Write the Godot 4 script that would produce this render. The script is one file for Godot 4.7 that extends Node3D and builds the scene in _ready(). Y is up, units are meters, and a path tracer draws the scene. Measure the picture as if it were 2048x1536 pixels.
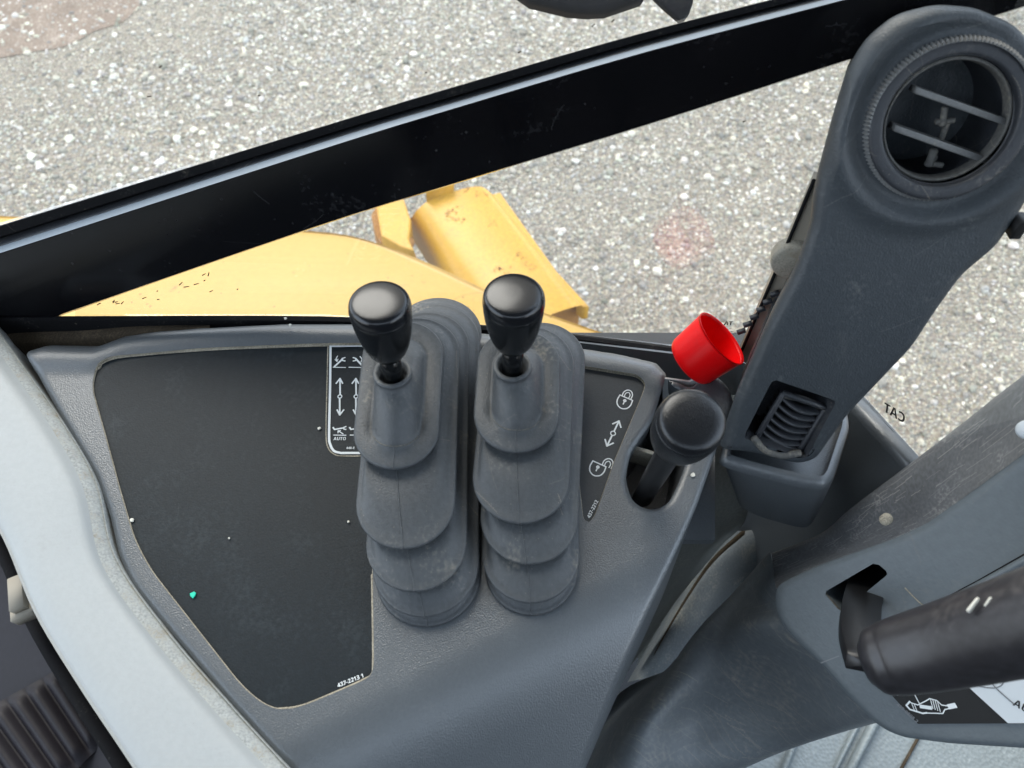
extends Node3D
# Cab of a backhoe loader, looking down at the side console, its window and the gravel yard outside.
# Metres, y up. The eye stands at (0, 2.4, 0); the gravel lies at y = 0.

const EYE := Vector3(0, 2.4, 0)
const KO := Vector3(0, 1.895, 0)          # origin of the console plane
const KN := Vector3(0, 0.9852, 0.1714)
const KE := Vector3(0, 0.1714, -0.9852)
const QN := Vector3(-0.6828, 0.5167, 0.5165)

var used := {}
var M := {}
var rng := RandomNumberGenerator.new()

# ------------------------------------------------------------------ naming
func numbered(n: String) -> String:
	used[n] = used.get(n, -1) + 1
	return n if used[n] == 0 else "%s_%03d" % [n, used[n]]

func thing(called: String, label: String, category: String, at: Vector3, group := "") -> Node3D:
	var o := Node3D.new()
	o.name = numbered(called)
	add_child(o, true)
	o.position = at
	o.set_meta("label", label)
	o.set_meta("category", category)
	if group != "":
		o.set_meta("group", group)
	return o

func where(o: Node) -> Vector3:
	var p := Vector3.ZERO
	while o != self:
		p += (o as Node3D).position
		o = o.get_parent()
	return p

# a part whose mesh is written in world metres
func part(called: String, mesh: Mesh, m: Material, parent: Node, label := "") -> MeshInstance3D:
	var o := MeshInstance3D.new()
	o.name = called
	o.mesh = mesh
	o.material_override = m
	parent.add_child(o, true)
	o.position = -where(parent)
	if label != "":
		o.set_meta("label", label)
	return o

func struct(called: String, mesh: Mesh, m: Material, label: String) -> MeshInstance3D:
	var o := part(called, mesh, m, self, label)
	o.set_meta("kind", "structure")
	return o

# ------------------------------------------------------------------ curves and surfaces
func cat(a, b, c, d, t: float):
	return 0.5 * ((2.0 * b) + (c - a) * t + (2.0 * a - 5.0 * b + 4.0 * c - d) * t * t + (3.0 * b - a - 3.0 * c + d) * t * t * t)

func smooth_line(p: Array, sub: int, closed := false) -> Array:
	if sub <= 1:
		return p
	var out := []
	var n := p.size()
	for i in (n if closed else n - 1):
		var a = p[(i - 1 + n) % n] if closed or i > 0 else 2.0 * p[0] - p[1]
		var b = p[i]
		var c = p[(i + 1) % n]
		var d = p[(i + 2) % n] if closed or i + 2 < n else 2.0 * p[n - 1] - p[n - 2]
		for k in sub:
			out.append(cat(a, b, c, d, float(k) / sub))
	if not closed:
		out.append(p[n - 1])
	return out

# round every corner of a polygon by up to r
func rounded(p: Array, r: float, k := 5) -> Array:
	var out := []
	var n := p.size()
	for i in n:
		var a = p[(i - 1 + n) % n] - p[i]
		var b = p[(i + 1) % n] - p[i]
		var ra: float = minf(r, 0.45 * a.length())
		var rb: float = minf(r, 0.45 * b.length())
		var s = p[i] + a.normalized() * ra
		var e = p[i] + b.normalized() * rb
		for j in k + 1:
			var t := float(j) / k
			out.append(s.lerp(p[i], t).lerp(p[i].lerp(e, t), t))
	return out

func resampled(p: Array, step: float, closed := true) -> Array:
	var out := []
	var n := p.size()
	for i in (n if closed else n - 1):
		var a = p[i]
		var b = p[(i + 1) % n]
		var k := maxi(1, int(ceil((b - a).length() / step)))
		for j in k:
			out.append(a.lerp(b, float(j) / k))
	if not closed:
		out.append(p[n - 1])
	return out

func grid_mesh(rows: Array, closed := false, flat := false, st: SurfaceTool = null) -> Mesh:
	var own := st == null
	if own:
		st = SurfaceTool.new()
		st.begin(Mesh.PRIMITIVE_TRIANGLES)
	st.set_smooth_group(-1 if flat else 0)
	var n: int = rows[0].size()
	for i in rows.size() - 1:
		for j in (n if closed else n - 1):
			var k := (j + 1) % n
			var uv := [Vector2(float(j) / n, float(i) / rows.size()), Vector2(float(j + 1) / n, float(i) / rows.size()), Vector2(float(j + 1) / n, float(i + 1) / rows.size()), Vector2(float(j) / n, float(i + 1) / rows.size())]
			var q := [rows[i][j], rows[i][k], rows[i + 1][k], rows[i + 1][j]]
			for t in [0, 1, 2, 0, 2, 3]:
				st.set_uv(uv[t])
				st.add_vertex(q[t])
	if own:
		return done(st)
	return null

func done(st: SurfaceTool) -> ArrayMesh:
	st.generate_normals()
	return st.commit()

func loft(rows: Array, su: int, sv: int, closed := false) -> Mesh:
	return grid_mesh(loft_rows(rows, su, sv, closed), closed)

func loft_rows(rows: Array, su: int, sv: int, closed := false) -> Array:
	var fine := []
	for r in rows:
		fine.append(smooth_line(r, su, closed))
	var n: int = fine[0].size()
	var cols := []
	for j in n:
		var c := []
		for r in fine:
			c.append(r[j])
		cols.append(smooth_line(c, sv))
	var out := []
	for i in cols[0].size():
		var r := []
		for j in n:
			r.append(cols[j][i])
		out.append(r)
	return out

func frame_of(axis: Vector3) -> Basis:
	var y := axis.normalized()
	var x := y.cross(Vector3(0, 0, 1)).normalized() if absf(y.z) < 0.9 else y.cross(Vector3(1, 0, 0)).normalized()
	return Basis(x, y, x.cross(y))

# profile of (radius, height along the axis)
func lathe(at: Vector3, axis: Vector3, profile: Array, seg := 48, sub := 1, st: SurfaceTool = null) -> Mesh:
	var b := frame_of(axis)
	var rows := []
	for p in smooth_line(profile, sub):
		var r := []
		for k in seg:
			var a := TAU * k / seg
			r.append(at + b * Vector3(cos(a) * p.x, p.y, sin(a) * p.x))
		rows.append(r)
	return grid_mesh(rows, true, false, st)

func tube(path: Array, r0: float, r1 := -1.0, seg := 12, flat := 1.0, st: SurfaceTool = null) -> Mesh:
	if r1 < 0.0:
		r1 = r0
	var rows := []
	var n := path.size()
	var side := Vector3.ZERO
	for i in n:
		var d: Vector3 = (path[mini(i + 1, n - 1)] - path[maxi(i - 1, 0)]).normalized()
		if side == Vector3.ZERO:
			side = frame_of(d).x
		side = (side - d * side.dot(d)).normalized()
		var up := d.cross(side)
		var r := lerpf(r0, r1, float(i) / (n - 1))
		if i == 0:
			rows.append(ring(path[i] - d * r * 0.5, side, up, r * 0.02, flat, seg))
			rows.append(ring(path[i] - d * r * 0.4, side, up, r * 0.6, flat, seg))
			rows.append(ring(path[i] - d * r * 0.15, side, up, r * 0.92, flat, seg))
		rows.append(ring(path[i], side, up, r, flat, seg))
		if i == n - 1:
			rows.append(ring(path[i] + d * r * 0.15, side, up, r * 0.92, flat, seg))
			rows.append(ring(path[i] + d * r * 0.4, side, up, r * 0.6, flat, seg))
			rows.append(ring(path[i] + d * r * 0.5, side, up, r * 0.02, flat, seg))
	return grid_mesh(rows, true, false, st)

func ring(c: Vector3, x: Vector3, y: Vector3, r: float, flat: float, seg: int) -> Array:
	var out := []
	for k in seg:
		var a := TAU * k / seg
		out.append(c + x * cos(a) * r + y * sin(a) * r * flat)
	return out

func inset2(p: Array, d: float) -> Array:
	var n := p.size()
	var area := 0.0
	for i in n:
		area += p[i].cross(p[(i + 1) % n])
	var s := 1.0 if area > 0.0 else -1.0
	var out := []
	for i in n:
		var a: Vector2 = (p[i] - p[(i - 1 + n) % n]).normalized()
		var b: Vector2 = (p[(i + 1) % n] - p[i]).normalized()
		var m: Vector2 = (a.orthogonal() + b.orthogonal()) * -s
		m = m.normalized() if m.length() > 0.01 else a.orthogonal() * -s
		var c := maxf(0.4, m.dot(a.orthogonal() * -s))
		out.append(p[i] + m * d / c)
	return out

# flat outline with thickness; z points at the viewer, edges rounded by r
func slab(o: Vector3, x: Vector3, y: Vector3, p: Array, depth: float, r := 0.0, k := 4, st: SurfaceTool = null, cap := true) -> Mesh:
	var own := st == null
	if own:
		st = SurfaceTool.new()
		st.begin(Mesh.PRIMITIVE_TRIANGLES)
	var z := x.cross(y).normalized()
	var rows := []
	var inner := p
	for i in (k + 1 if r > 0.0 else 1):
		var a := PI / 2 * float(i) / maxi(k, 1)
		var q := inset2(p, r * (1.0 - sin(a))) if r > 0.0 else p
		var row := []
		for v in q:
			row.append(o + x * v.x + y * v.y - z * r * (1.0 - cos(a)))
		if i == 0:
			inner = q
		rows.append(row)
	var back := []
	for v in p:
		back.append(o + x * v.x + y * v.y - z * depth)
	grid_mesh(rows, true, false, st) if rows.size() > 1 else null
	grid_mesh([rows[-1], back], true, r <= 0.0, st)
	st.set_smooth_group(1)
	for side in [[inner, 0.0], [p, depth]]:
		if side[1] == 0.0 and not cap:
			continue
		var t := Geometry2D.triangulate_polygon(PackedVector2Array(side[0]))
		for i in t:
			var v: Vector2 = side[0][i]
			st.set_uv(v * 5.0)
			st.add_vertex(o + x * v.x + y * v.y - z * side[1])
	if own:
		return done(st)
	return null

func flatten(o: Vector3, x: Vector3, y: Vector3, p: Array) -> Array:
	var out := []
	for v in p:
		out.append(Vector2((v - o).dot(x), (v - o).dot(y)))
	return out

# the same from points in space, that lie about in a plane facing n
func plate(p: Array, n: Vector3, depth: float, r := 0.0, round_corners := 0.0, st: SurfaceTool = null) -> Mesh:
	var z := n.normalized()
	var x := Vector3(0, 1, 0).cross(z).normalized() if absf(z.y) < 0.95 else Vector3(1, 0, 0)
	var y := z.cross(x).normalized()
	x = y.cross(z).normalized()
	var f := flatten(p[0], x, y, p)
	if round_corners > 0.0:
		f = rounded(f, round_corners)
	return slab(p[0], x, y, f, depth, r, 4, st)

func box(c: Vector3, b: Basis, size: Vector3, r := 0.0, st: SurfaceTool = null) -> Mesh:
	var h := size / 2
	return slab(c + b.z * h.z, b.x, b.y, [Vector2(-h.x, -h.y), Vector2(h.x, -h.y), Vector2(h.x, h.y), Vector2(-h.x, h.y)], size.z, r, 3, st)

func new_st() -> SurfaceTool:
	var st := SurfaceTool.new()
	st.begin(Mesh.PRIMITIVE_TRIANGLES)
	return st

func poly_sd(p: Vector2, poly: PackedVector2Array) -> float:
	var d := 1e9
	var n := poly.size()
	for i in n:
		d = minf(d, p.distance_squared_to(Geometry2D.get_closest_point_to_segment(p, poly[i], poly[(i + 1) % n])))
	# three tests, as one alone errs where a point is level with a corner
	var inside := 0
	for o in [Vector2(0.0000031, 0.0000017), Vector2(-0.0000023, 0.0000111), Vector2(0.0000057, -0.0000129)]:
		if Geometry2D.is_point_in_polygon(p + o, poly):
			inside += 1
	return sqrt(d) * (1.0 if inside >= 2 else -1.0)

# a surface f(p, distance from the edge) over a flat outline with holes, cut along their edges
func sheet(outer: Array, holes: Array, step: float, f: Callable) -> ArrayMesh:
	var po := PackedVector2Array(outer)
	var ph := []
	for h in holes:
		ph.append(PackedVector2Array(h))
	var lo: Vector2 = outer[0]
	var hi: Vector2 = outer[0]
	for p in outer:
		lo = lo.min(p)
		hi = hi.max(p)
	lo -= Vector2(step * 1.1373, step * 1.0719)
	var nx := int((hi.x - lo.x) / step) + 3
	var ny := int((hi.y - lo.y) / step) + 3
	var sd := PackedFloat32Array()
	var at := PackedVector3Array()
	for j in ny:
		for i in nx:
			var p := lo + Vector2(i, j) * step
			var d := poly_sd(p, po)
			for h in ph:
				d = minf(d, -poly_sd(p, h))
			sd.append(d)
			at.append(f.call(p, d) if d > -2.0 * step else Vector3.ZERO)
	var st := new_st()
	for j in ny - 1:
		for i in nx - 1:
			var a := j * nx + i
			for tri in [[a, a + 1, a + nx + 1], [a, a + nx + 1, a + nx]]:
				if sd[tri[0]] <= 0.0 and sd[tri[1]] <= 0.0 and sd[tri[2]] <= 0.0:
					continue
				var q := []
				for k in 3:
					var u: int = tri[k]
					var v: int = tri[(k + 1) % 3]
					if sd[u] > 0.0:
						q.append(at[u])
					if (sd[u] > 0.0) != (sd[v] > 0.0):
						var t := sd[u] / (sd[u] - sd[v])
						q.append(f.call((lo + Vector2(u % nx, u / nx) * step).lerp(lo + Vector2(v % nx, v / nx) * step, t), 0.0))
				for k in range(1, q.size() - 1):
					st.add_vertex(q[0])
					st.add_vertex(q[k])
					st.add_vertex(q[k + 1])
	return done(st)

# print: flat strokes lying on a plane with normal n
func stroke(st: SurfaceTool, p: Array, w: float, n: Vector3, lift := 0.0) -> void:
	for i in p.size() - 1:
		var d: Vector3 = (p[i + 1] - p[i]).normalized()
		var s := d.cross(n).normalized() * w / 2
		var e := d * w * 0.3
		var up := n * (lift + 0.00002 * (i % 3))
		var q := [p[i] - e + s + up, p[i] - e - s + up, p[i + 1] + e - s + up, p[i + 1] + e + s + up]
		for t in [0, 1, 2, 0, 2, 3]:
			st.set_normal(n)
			st.add_vertex(q[t])

func text(s: String, at: Vector3, right: Vector3, n: Vector3, size: float, m: Material, parent: Node, bold := true, mirrored := false) -> void:
	var t := TextMesh.new()
	var font := SystemFont.new()
	font.font_names = PackedStringArray(["Droid Sans"])
	font.font_weight = 700 if bold else 400
	t.font = font
	t.text = s
	t.font_size = 64
	t.depth = 0.0
	t.pixel_size = 0.01
	var o := MeshInstance3D.new()
	o.name = "lettering"
	o.mesh = t
	o.material_override = m
	parent.add_child(o, true)
	var x := right.normalized()
	var y := n.cross(x).normalized()
	o.transform = Transform3D(Basis(-x if mirrored else x, y, -n if mirrored else n).scaled_local(Vector3.ONE * size / 0.46), at - where(parent))

# ------------------------------------------------------------------ materials
func lin(r: float, g: float, b: float) -> Color:
	return Color(r, g, b).linear_to_srgb()

func noise_tex(freq: float, kind: int, oct: int, size := 512, bump := 0.0, sd := 1) -> NoiseTexture2D:
	var n := FastNoiseLite.new()
	n.noise_type = kind
	n.frequency = freq
	n.fractal_octaves = oct
	n.seed = sd
	var t := NoiseTexture2D.new()
	t.width = size
	t.height = size
	t.seamless = true
	t.noise = n
	if bump > 0.0:
		t.as_normal_map = true
		t.bump_strength = bump
	return t

# a base colour with matter on it: blotches of dust, specks and scratches, each with an outline of its own
func worn(size: int, base: Color, dust: Color, blotch: float, specks: int, scratches: int, sd: int, tone := 0.12, speck_big := 1.6, scratch_dir := Vector2.ZERO) -> ImageTexture:
	var im := Image.create(size, size, false, Image.FORMAT_RGB8)
	var a := FastNoiseLite.new()
	a.seed = sd
	a.frequency = 5.0 / size
	a.fractal_octaves = 5
	var b := FastNoiseLite.new()
	b.seed = sd + 7
	b.frequency = 60.0 / size
	b.fractal_octaves = 3
	var r := RandomNumberGenerator.new()
	r.seed = sd
	for y in size:
		for x in size:
			# blend across the border so that it repeats without a seam
			var fx := float(x) / size
			var fy := float(y) / size
			var wx := smoothstep(0.8, 1.0, fx)
			var wy := smoothstep(0.8, 1.0, fy)
			var u := lerpf(a.get_noise_2d(x, y), a.get_noise_2d(x - size, y), wx) if wy == 0.0 else lerpf(lerpf(a.get_noise_2d(x, y), a.get_noise_2d(x - size, y), wx), lerpf(a.get_noise_2d(x, y - size), a.get_noise_2d(x - size, y - size), wx), wy)
			var v := b.get_noise_2d(x, y)
			var d := clampf((u + 0.55 * v) * 1.6 - 0.62 + blotch, 0.0, 1.0) * 0.75
			var k := 1.0 + tone * (v * 1.2 + u * 0.6)
			im.set_pixel(x, y, Color(base.r * k, base.g * k, base.b * k).lerp(dust, d))
	for i in scratches:
		var p := Vector2(r.randf(), r.randf()) * size
		var dir := Vector2.from_angle(r.randf() * TAU) if scratch_dir == Vector2.ZERO else (scratch_dir.normalized() + Vector2(r.randfn() * 0.07, r.randfn() * 0.07))
		var l := int(r.randf_range(8, 60) * size / 512.0)
		var c := base.lerp(dust, r.randf_range(0.25, 0.8))
		var bend := r.randf_range(-0.02, 0.02) if scratch_dir == Vector2.ZERO else 0.0
		for j in l:
			var q := Vector2i(posmod(int(p.x), size), posmod(int(p.y), size))
			im.set_pixel(q.x, q.y, c)
			p += dir
			dir = dir.rotated(bend)
	for i in specks:
		var p := Vector2(r.randf(), r.randf()) * size
		var rad := r.randf_range(0.4, speck_big)
		var c := base.lerp(dust, r.randf_range(0.35, 1.0))
		for y in range(-2, 3):
			for x in range(-2, 3):
				if Vector2(x, y).length() <= rad + r.randf() * 0.4:
					im.set_pixel(posmod(int(p.x) + x, size), posmod(int(p.y) + y, size), c)
	return ImageTexture.create_from_image(im)

func mat(called: String, c: Color, rough: float, spec := 0.5, tex: Texture2D = null, tile := 3.0, bump: Texture2D = null, bump_scale := 0.3, bump_tile := 0.0) -> StandardMaterial3D:
	var m := StandardMaterial3D.new()
	m.resource_name = called
	m.albedo_color = Color.WHITE if tex else c
	m.roughness = rough
	m.metallic_specular = spec
	m.cull_mode = BaseMaterial3D.CULL_DISABLED
	if tex:
		m.albedo_texture = tex
	if tex or bump:
		m.uv1_triplanar = true
		m.uv1_scale = Vector3.ONE * tile
	if bump:
		m.normal_enabled = true
		m.normal_texture = bump
		m.normal_scale = bump_scale
	M[called] = m
	return m

func make_materials() -> void:
	var grain := noise_tex(0.26, FastNoiseLite.TYPE_SIMPLEX_SMOOTH, 2, 512, 4.0, 3)
	var fine := noise_tex(0.3, FastNoiseLite.TYPE_SIMPLEX, 2, 512, 5.0, 5)
	var dust := lin(0.36, 0.31, 0.23)
	var pale := lin(0.5, 0.5, 0.47)
	mat("console plastic", lin(0.088, 0.099, 0.108), 0.36, 0.68, worn(512, lin(0.088, 0.099, 0.108), lin(0.14, 0.14, 0.14), -0.2, 60, 12, 11, 0.05, 0.7), 6.0, grain, 0.18)
	mat("decal black", lin(0.012, 0.016, 0.02), 0.5, 0.38, worn(512, lin(0.009, 0.014, 0.018), lin(0.024, 0.032, 0.037), 0.3, 700, 16, 12, 0.1, 0.5), 3.5, fine, 0.04)
	mat("decal grey", lin(0.03, 0.034, 0.038), 0.45, 0.5, worn(256, lin(0.028, 0.033, 0.038), lin(0.06, 0.065, 0.07), 0.0, 200, 6, 46, 0.08, 0.5), 6.0, grain, 0.1)
	mat("boot rubber", lin(0.075, 0.08, 0.085), 0.52, 0.5, worn(512, lin(0.066, 0.072, 0.077), dust, -0.02, 500, 20, 13, 0.1, 0.6), 4.0, fine, 0.12)
	mat("boot dust", lin(0.2, 0.18, 0.14), 0.95, 0.2, worn(256, lin(0.13, 0.13, 0.12), lin(0.36, 0.31, 0.23), 0.3, 600, 0, 42, 0.3, 0.9), 12.0)
	mat("knob plastic", lin(0.006, 0.007, 0.008), 0.2, 0.5, null, 1.0)
	mat("knob cap", lin(0.006, 0.007, 0.009), 0.24, 0.52, null, 1.0)
	mat("lock knob", lin(0.009, 0.01, 0.012), 0.28, 0.5, null, 8.0, fine, 0.1)
	mat("pillar plastic", lin(0.045, 0.05, 0.057), 0.48, 0.5, worn(512, lin(0.042, 0.05, 0.057), lin(0.17, 0.17, 0.155), 0.02, 900, 14, 14, 0.07, 0.6), 4.0, fine, 0.12)
	mat("vent plastic", lin(0.03, 0.033, 0.038), 0.5, 0.5, worn(512, lin(0.03, 0.033, 0.039), dust, -0.06, 300, 30, 15, 0.08, 0.7), 5.0, fine, 0.1)
	mat("vent dark", lin(0.012, 0.012, 0.012), 0.6, 0.4, worn(256, lin(0.012, 0.012, 0.012), dust, -0.05, 120, 10, 16, 0.1, 0.8), 8.0)
	mat("slat grey", lin(0.17, 0.175, 0.175), 0.5, 0.5, worn(256, lin(0.17, 0.175, 0.175), dust, 0.0, 100, 20, 41, 0.1, 0.8), 8.0)
	mat("dusty plastic", lin(0.14, 0.135, 0.12), 0.7, 0.4, worn(512, lin(0.1, 0.1, 0.095), dust, 0.35, 300, 40, 17, 0.15, 0.9), 6.0)
	mat("dusty panel", lin(0.25, 0.25, 0.22), 0.6, 0.4, worn(512, lin(0.24, 0.25, 0.23), lin(0.4, 0.36, 0.28), 0.1, 200, 60, 44, 0.1, 0.9), 5.0)
	mat("dust", lin(0.4, 0.35, 0.27), 0.95, 0.2, worn(256, lin(0.32, 0.29, 0.23), lin(0.5, 0.45, 0.36), 0.4, 200, 0, 18, 0.3, 0.9), 12.0)
	mat("white trim", lin(0.6, 0.64, 0.65), 0.5, 0.45, worn(512, lin(0.37, 0.388, 0.388), lin(0.31, 0.32, 0.315), -0.1, 90, 6, 19, 0.018, 0.6), 3.0, fine, 0.04)
	mat("trim dirt", lin(0.3, 0.26, 0.2), 0.9, 0.3, worn(512, lin(0.37, 0.385, 0.375), lin(0.2, 0.15, 0.09), 0.24, 600, 30, 20, 0.2, 0.9), 8.0)
	mat("black paint", lin(0.006, 0.006, 0.007), 0.16, 0.36, worn(512, lin(0.004, 0.004, 0.005), lin(0.05, 0.05, 0.05), -0.12, 220, 10, 21, 0.1, 0.9), 3.0)
	mat("black rubber", lin(0.012, 0.012, 0.012), 0.8, 0.2, worn(256, lin(0.01, 0.01, 0.011), lin(0.1, 0.09, 0.07), -0.05, 200, 5, 22, 0.1, 0.8), 6.0)
	mat("sky sheen", lin(0.3, 0.35, 0.4), 0.35, 0.6, null, 1.0)  # pale blue-grey paints the sky's reflection on the bar's bevel
	mat("yellow paint", lin(0.75, 0.42, 0.08), 0.42, 0.5, worn(1024, lin(0.5, 0.298, 0.062), lin(0.13, 0.08, 0.03), -0.28, 380, 6, 23, 0.03, 2.2), 1.0)
	mat("scuffed yellow", lin(0.72, 0.4, 0.04), 0.4, 0.5, worn(1024, lin(0.50, 0.272, 0.022), lin(0.2, 0.1, 0.04), -0.06, 260, 110, 24, 0.08, 1.8), 1.1)
	mat("rust", lin(0.2, 0.1, 0.04), 0.85, 0.3, worn(512, lin(0.32, 0.16, 0.05), lin(0.1, 0.06, 0.04), 0.3, 300, 20, 25, 0.3, 1.4), 5.0)
	mat("red plastic", lin(0.93, 0.002, 0.004), 0.35, 0.3, worn(256, lin(0.92, 0.003, 0.005), lin(0.75, 0.05, 0.04), -0.05, 50, 30, 45, 0.03, 0.7), 14.0)
	mat("print white", lin(0.75, 0.78, 0.78), 0.6, 0.4)
	mat("print grey", lin(0.2, 0.21, 0.22), 0.6, 0.4)
	mat("print black", lin(0.015, 0.015, 0.015), 0.6, 0.4)
	mat("label white", lin(0.62, 0.66, 0.68), 0.45, 0.4)
	mat("shroud plastic", lin(0.118, 0.138, 0.15), 0.5, 0.5, worn(512, lin(0.118, 0.138, 0.15), lin(0.2, 0.19, 0.17), -0.2, 160, 20, 26, 0.05, 0.7), 3.0, fine, 0.06)
	mat("scratched plastic", lin(0.08, 0.08, 0.085), 0.5, 0.5, worn(512, lin(0.1, 0.105, 0.112), lin(0.36, 0.345, 0.32), 0.04, 100, 420, 27, 0.15, 0.8, Vector2(1, 0)), 3.0)
	mat("scuffed fairing", lin(0.07, 0.08, 0.09), 0.5, 0.5, worn(512, lin(0.115, 0.13, 0.14), lin(0.34, 0.3, 0.24), 0.06, 260, 420, 43, 0.08, 0.7, Vector2(1, 0.55)), 3.0, fine, 0.06)
	M["scratched plastic"].uv1_triplanar = false
	M["scratched plastic"].uv1_scale = Vector3(1.5, 0.35, 1)
	mat("handle rubber", lin(0.04, 0.038, 0.042), 0.36, 0.5, worn(512, lin(0.026, 0.025, 0.028), lin(0.12, 0.11, 0.1), 0.18, 40, 12, 28, 0.25, 0.8), 3.0)
	mat("strap", lin(0.01, 0.01, 0.011), 0.4, 0.5, null, 1.0)
	mat("floor mat", lin(0.34, 0.4, 0.42), 0.5, 0.5, worn(512, lin(0.195, 0.225, 0.235), lin(0.28, 0.31, 0.32), 0.1, 60, 10, 29, 0.05, 0.7), 2.5, noise_tex(0.16, FastNoiseLite.TYPE_CELLULAR, 1, 512, 4.0, 8), 0.25)
	mat("ledge grey", lin(0.11, 0.13, 0.14), 0.55, 0.45, worn(512, lin(0.17, 0.19, 0.2), lin(0.5, 0.46, 0.35), 0.3, 300, 40, 30, 0.1, 2.2), 6.0)
	mat("brown dirt", lin(0.07, 0.05, 0.035), 0.9, 0.3, worn(256, lin(0.055, 0.042, 0.028), lin(0.14, 0.105, 0.07), 0.2, 300, 10, 31, 0.3, 1.0), 8.0)
	mat("dark vinyl", lin(0.016, 0.014, 0.02), 0.6, 0.4, worn(512, lin(0.013, 0.011, 0.015), lin(0.03, 0.027, 0.034), 0.1, 60, 8, 32, 0.15, 0.7), 3.0)
	mat("cab lining", lin(0.05, 0.052, 0.055), 0.8, 0.4)
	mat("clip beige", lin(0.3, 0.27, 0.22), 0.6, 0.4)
	mat("crumb", lin(0.7, 0.68, 0.6), 0.8, 0.3)
	mat("green chip", lin(0.03, 0.6, 0.4), 0.5, 0.4)
	mat("bare metal", lin(0.3, 0.27, 0.22), 0.6, 0.5, worn(256, lin(0.3, 0.28, 0.23), lin(0.14, 0.1, 0.06), 0.2, 200, 20, 33, 0.2, 1.0), 10.0)
	var glass := mat("window glass", Color(0.9, 0.89, 0.85, 0.06), 0.02, 1.0)
	glass.transparency = BaseMaterial3D.TRANSPARENCY_ALPHA
	var clear := mat("clear glass", Color(0.9, 0.9, 0.9, 0.015), 0.02, 0.5)
	clear.transparency = BaseMaterial3D.TRANSPARENCY_ALPHA
	# gravel
	var g := mat("gravel fines", lin(0.2, 0.19, 0.18), 0.95, 0.3, gravel_texture(), 0.7, noise_tex(0.09, FastNoiseLite.TYPE_CELLULAR, 2, 512, 12.0, 9), 1.0)
	g.uv1_world_triplanar = true
	var y := mat("yard dirt", lin(0.25, 0.2, 0.16), 0.95, 0.3, worn(512, lin(0.2, 0.155, 0.12), lin(0.45, 0.4, 0.34), 0.12, 2600, 0, 40, 0.2, 1.2), 0.9)
	y.uv1_world_triplanar = true
	var s := mat("stones", Color.WHITE, 0.85, 0.35)
	s.vertex_color_use_as_albedo = true

func gravel_texture() -> ImageTexture:
	var size := 1024
	var im := Image.create(size, size, false, Image.FORMAT_RGB8)
	var r := RandomNumberGenerator.new()
	r.seed = 77
	im.fill(lin(0.235, 0.196, 0.16))
	for i in 52000:
		var t := r.randf()
		var v := lerpf(0.16, 0.36, t) if r.randf() < 0.8 else r.randf_range(0.38, 0.56)
		var c := lin(v * r.randf_range(1.03, 1.15), v, v * r.randf_range(0.70, 0.88))
		var w := int(r.randf_range(2, 8))
		var h := int(r.randf_range(2, 8))
		var x := r.randi_range(0, size - 1)
		var y := r.randi_range(0, size - 1)
		im.fill_rect(Rect2i(x, y + 1, w, maxi(1, h - 2)), c)
		im.fill_rect(Rect2i(x + 1, y, maxi(1, w - 2), h), c)
	return ImageTexture.create_from_image(im)

# ------------------------------------------------------------------ the console plane
func on_k(p: Vector2, n := 0.0) -> Vector3:
	return KO + Vector3(p.x, 0, 0) + KE * p.y + KN * n

const FOLD_A := Vector2(0.098, 0.238)
const FOLD_B := Vector2(-0.136, 0.121)

func console_height(p: Vector2) -> float:
	var d := (FOLD_B - FOLD_A).normalized()
	var q := absf((p - FOLD_A).cross(d))
	if (p - FOLD_A).dot(Vector2(-d.y, d.x)) < 0.0:
		return 0.0
	return -q * q / 0.12 if q < 0.055 else -0.055 * 0.055 / 0.12 - (q - 0.055) * 0.055 / 0.06

func _ready() -> void:
	rng.seed = 5
	# ---- camera
	var cam := Camera3D.new()
	cam.name = "camera"
	cam.position = EYE
	cam.rotation_degrees = Vector3(-51.4, 0, 0)
	cam.fov = 53.04
	cam.near = 0.02
	cam.far = 400.0
	var lens := CameraAttributesPhysical.new()
	lens.frustum_focal_length = 24.04
	lens.frustum_focus_distance = 0.6
	lens.frustum_near = 0.02
	lens.frustum_far = 400.0
	lens.exposure_aperture = 9.5
	cam.attributes = lens
	add_child(cam)
	cam.current = true
	# ---- sky and light: bright overcast
	var we := WorldEnvironment.new()
	we.name = "environment"
	var env := Environment.new()
	var sky := Sky.new()
	var sm := ProceduralSkyMaterial.new()
	sm.sky_top_color = Color(0.77, 0.84, 0.92)
	sm.sky_horizon_color = Color(0.91, 0.935, 0.955)
	sm.ground_bottom_color = Color(0.42, 0.41, 0.4)
	sm.ground_horizon_color = Color(0.6, 0.6, 0.58)
	sm.sky_curve = 0.15
	sky.sky_material = sm
	env.background_mode = Environment.BG_SKY
	env.sky = sky
	env.tonemap_mode = Environment.TONE_MAPPER_LINEAR
	env.tonemap_exposure = 4.1
	env.sdfgi_enabled = true
	env.ssao_enabled = true
	env.ssil_enabled = true
	we.environment = env
	add_child(we)
	var sun := DirectionalLight3D.new()
	sun.name = "sun"
	sun.light_energy = 0.3
	sun.light_angular_distance = 40.0
	sun.light_color = Color(1.0, 0.99, 0.96)
	sun.shadow_enabled = true
	sun.rotation_degrees = Vector3(-52, -150, 0)
	add_child(sun)
	make_materials()
	build_ground()
	build_cab()
	build_window()
	build_outside()
	build_white_trim()
	build_console()
	build_levers()
	build_lock_lever()
	build_red_cap()
	build_pillar()
	build_footwell()
	build_armrest()
	build_crumbs()

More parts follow.
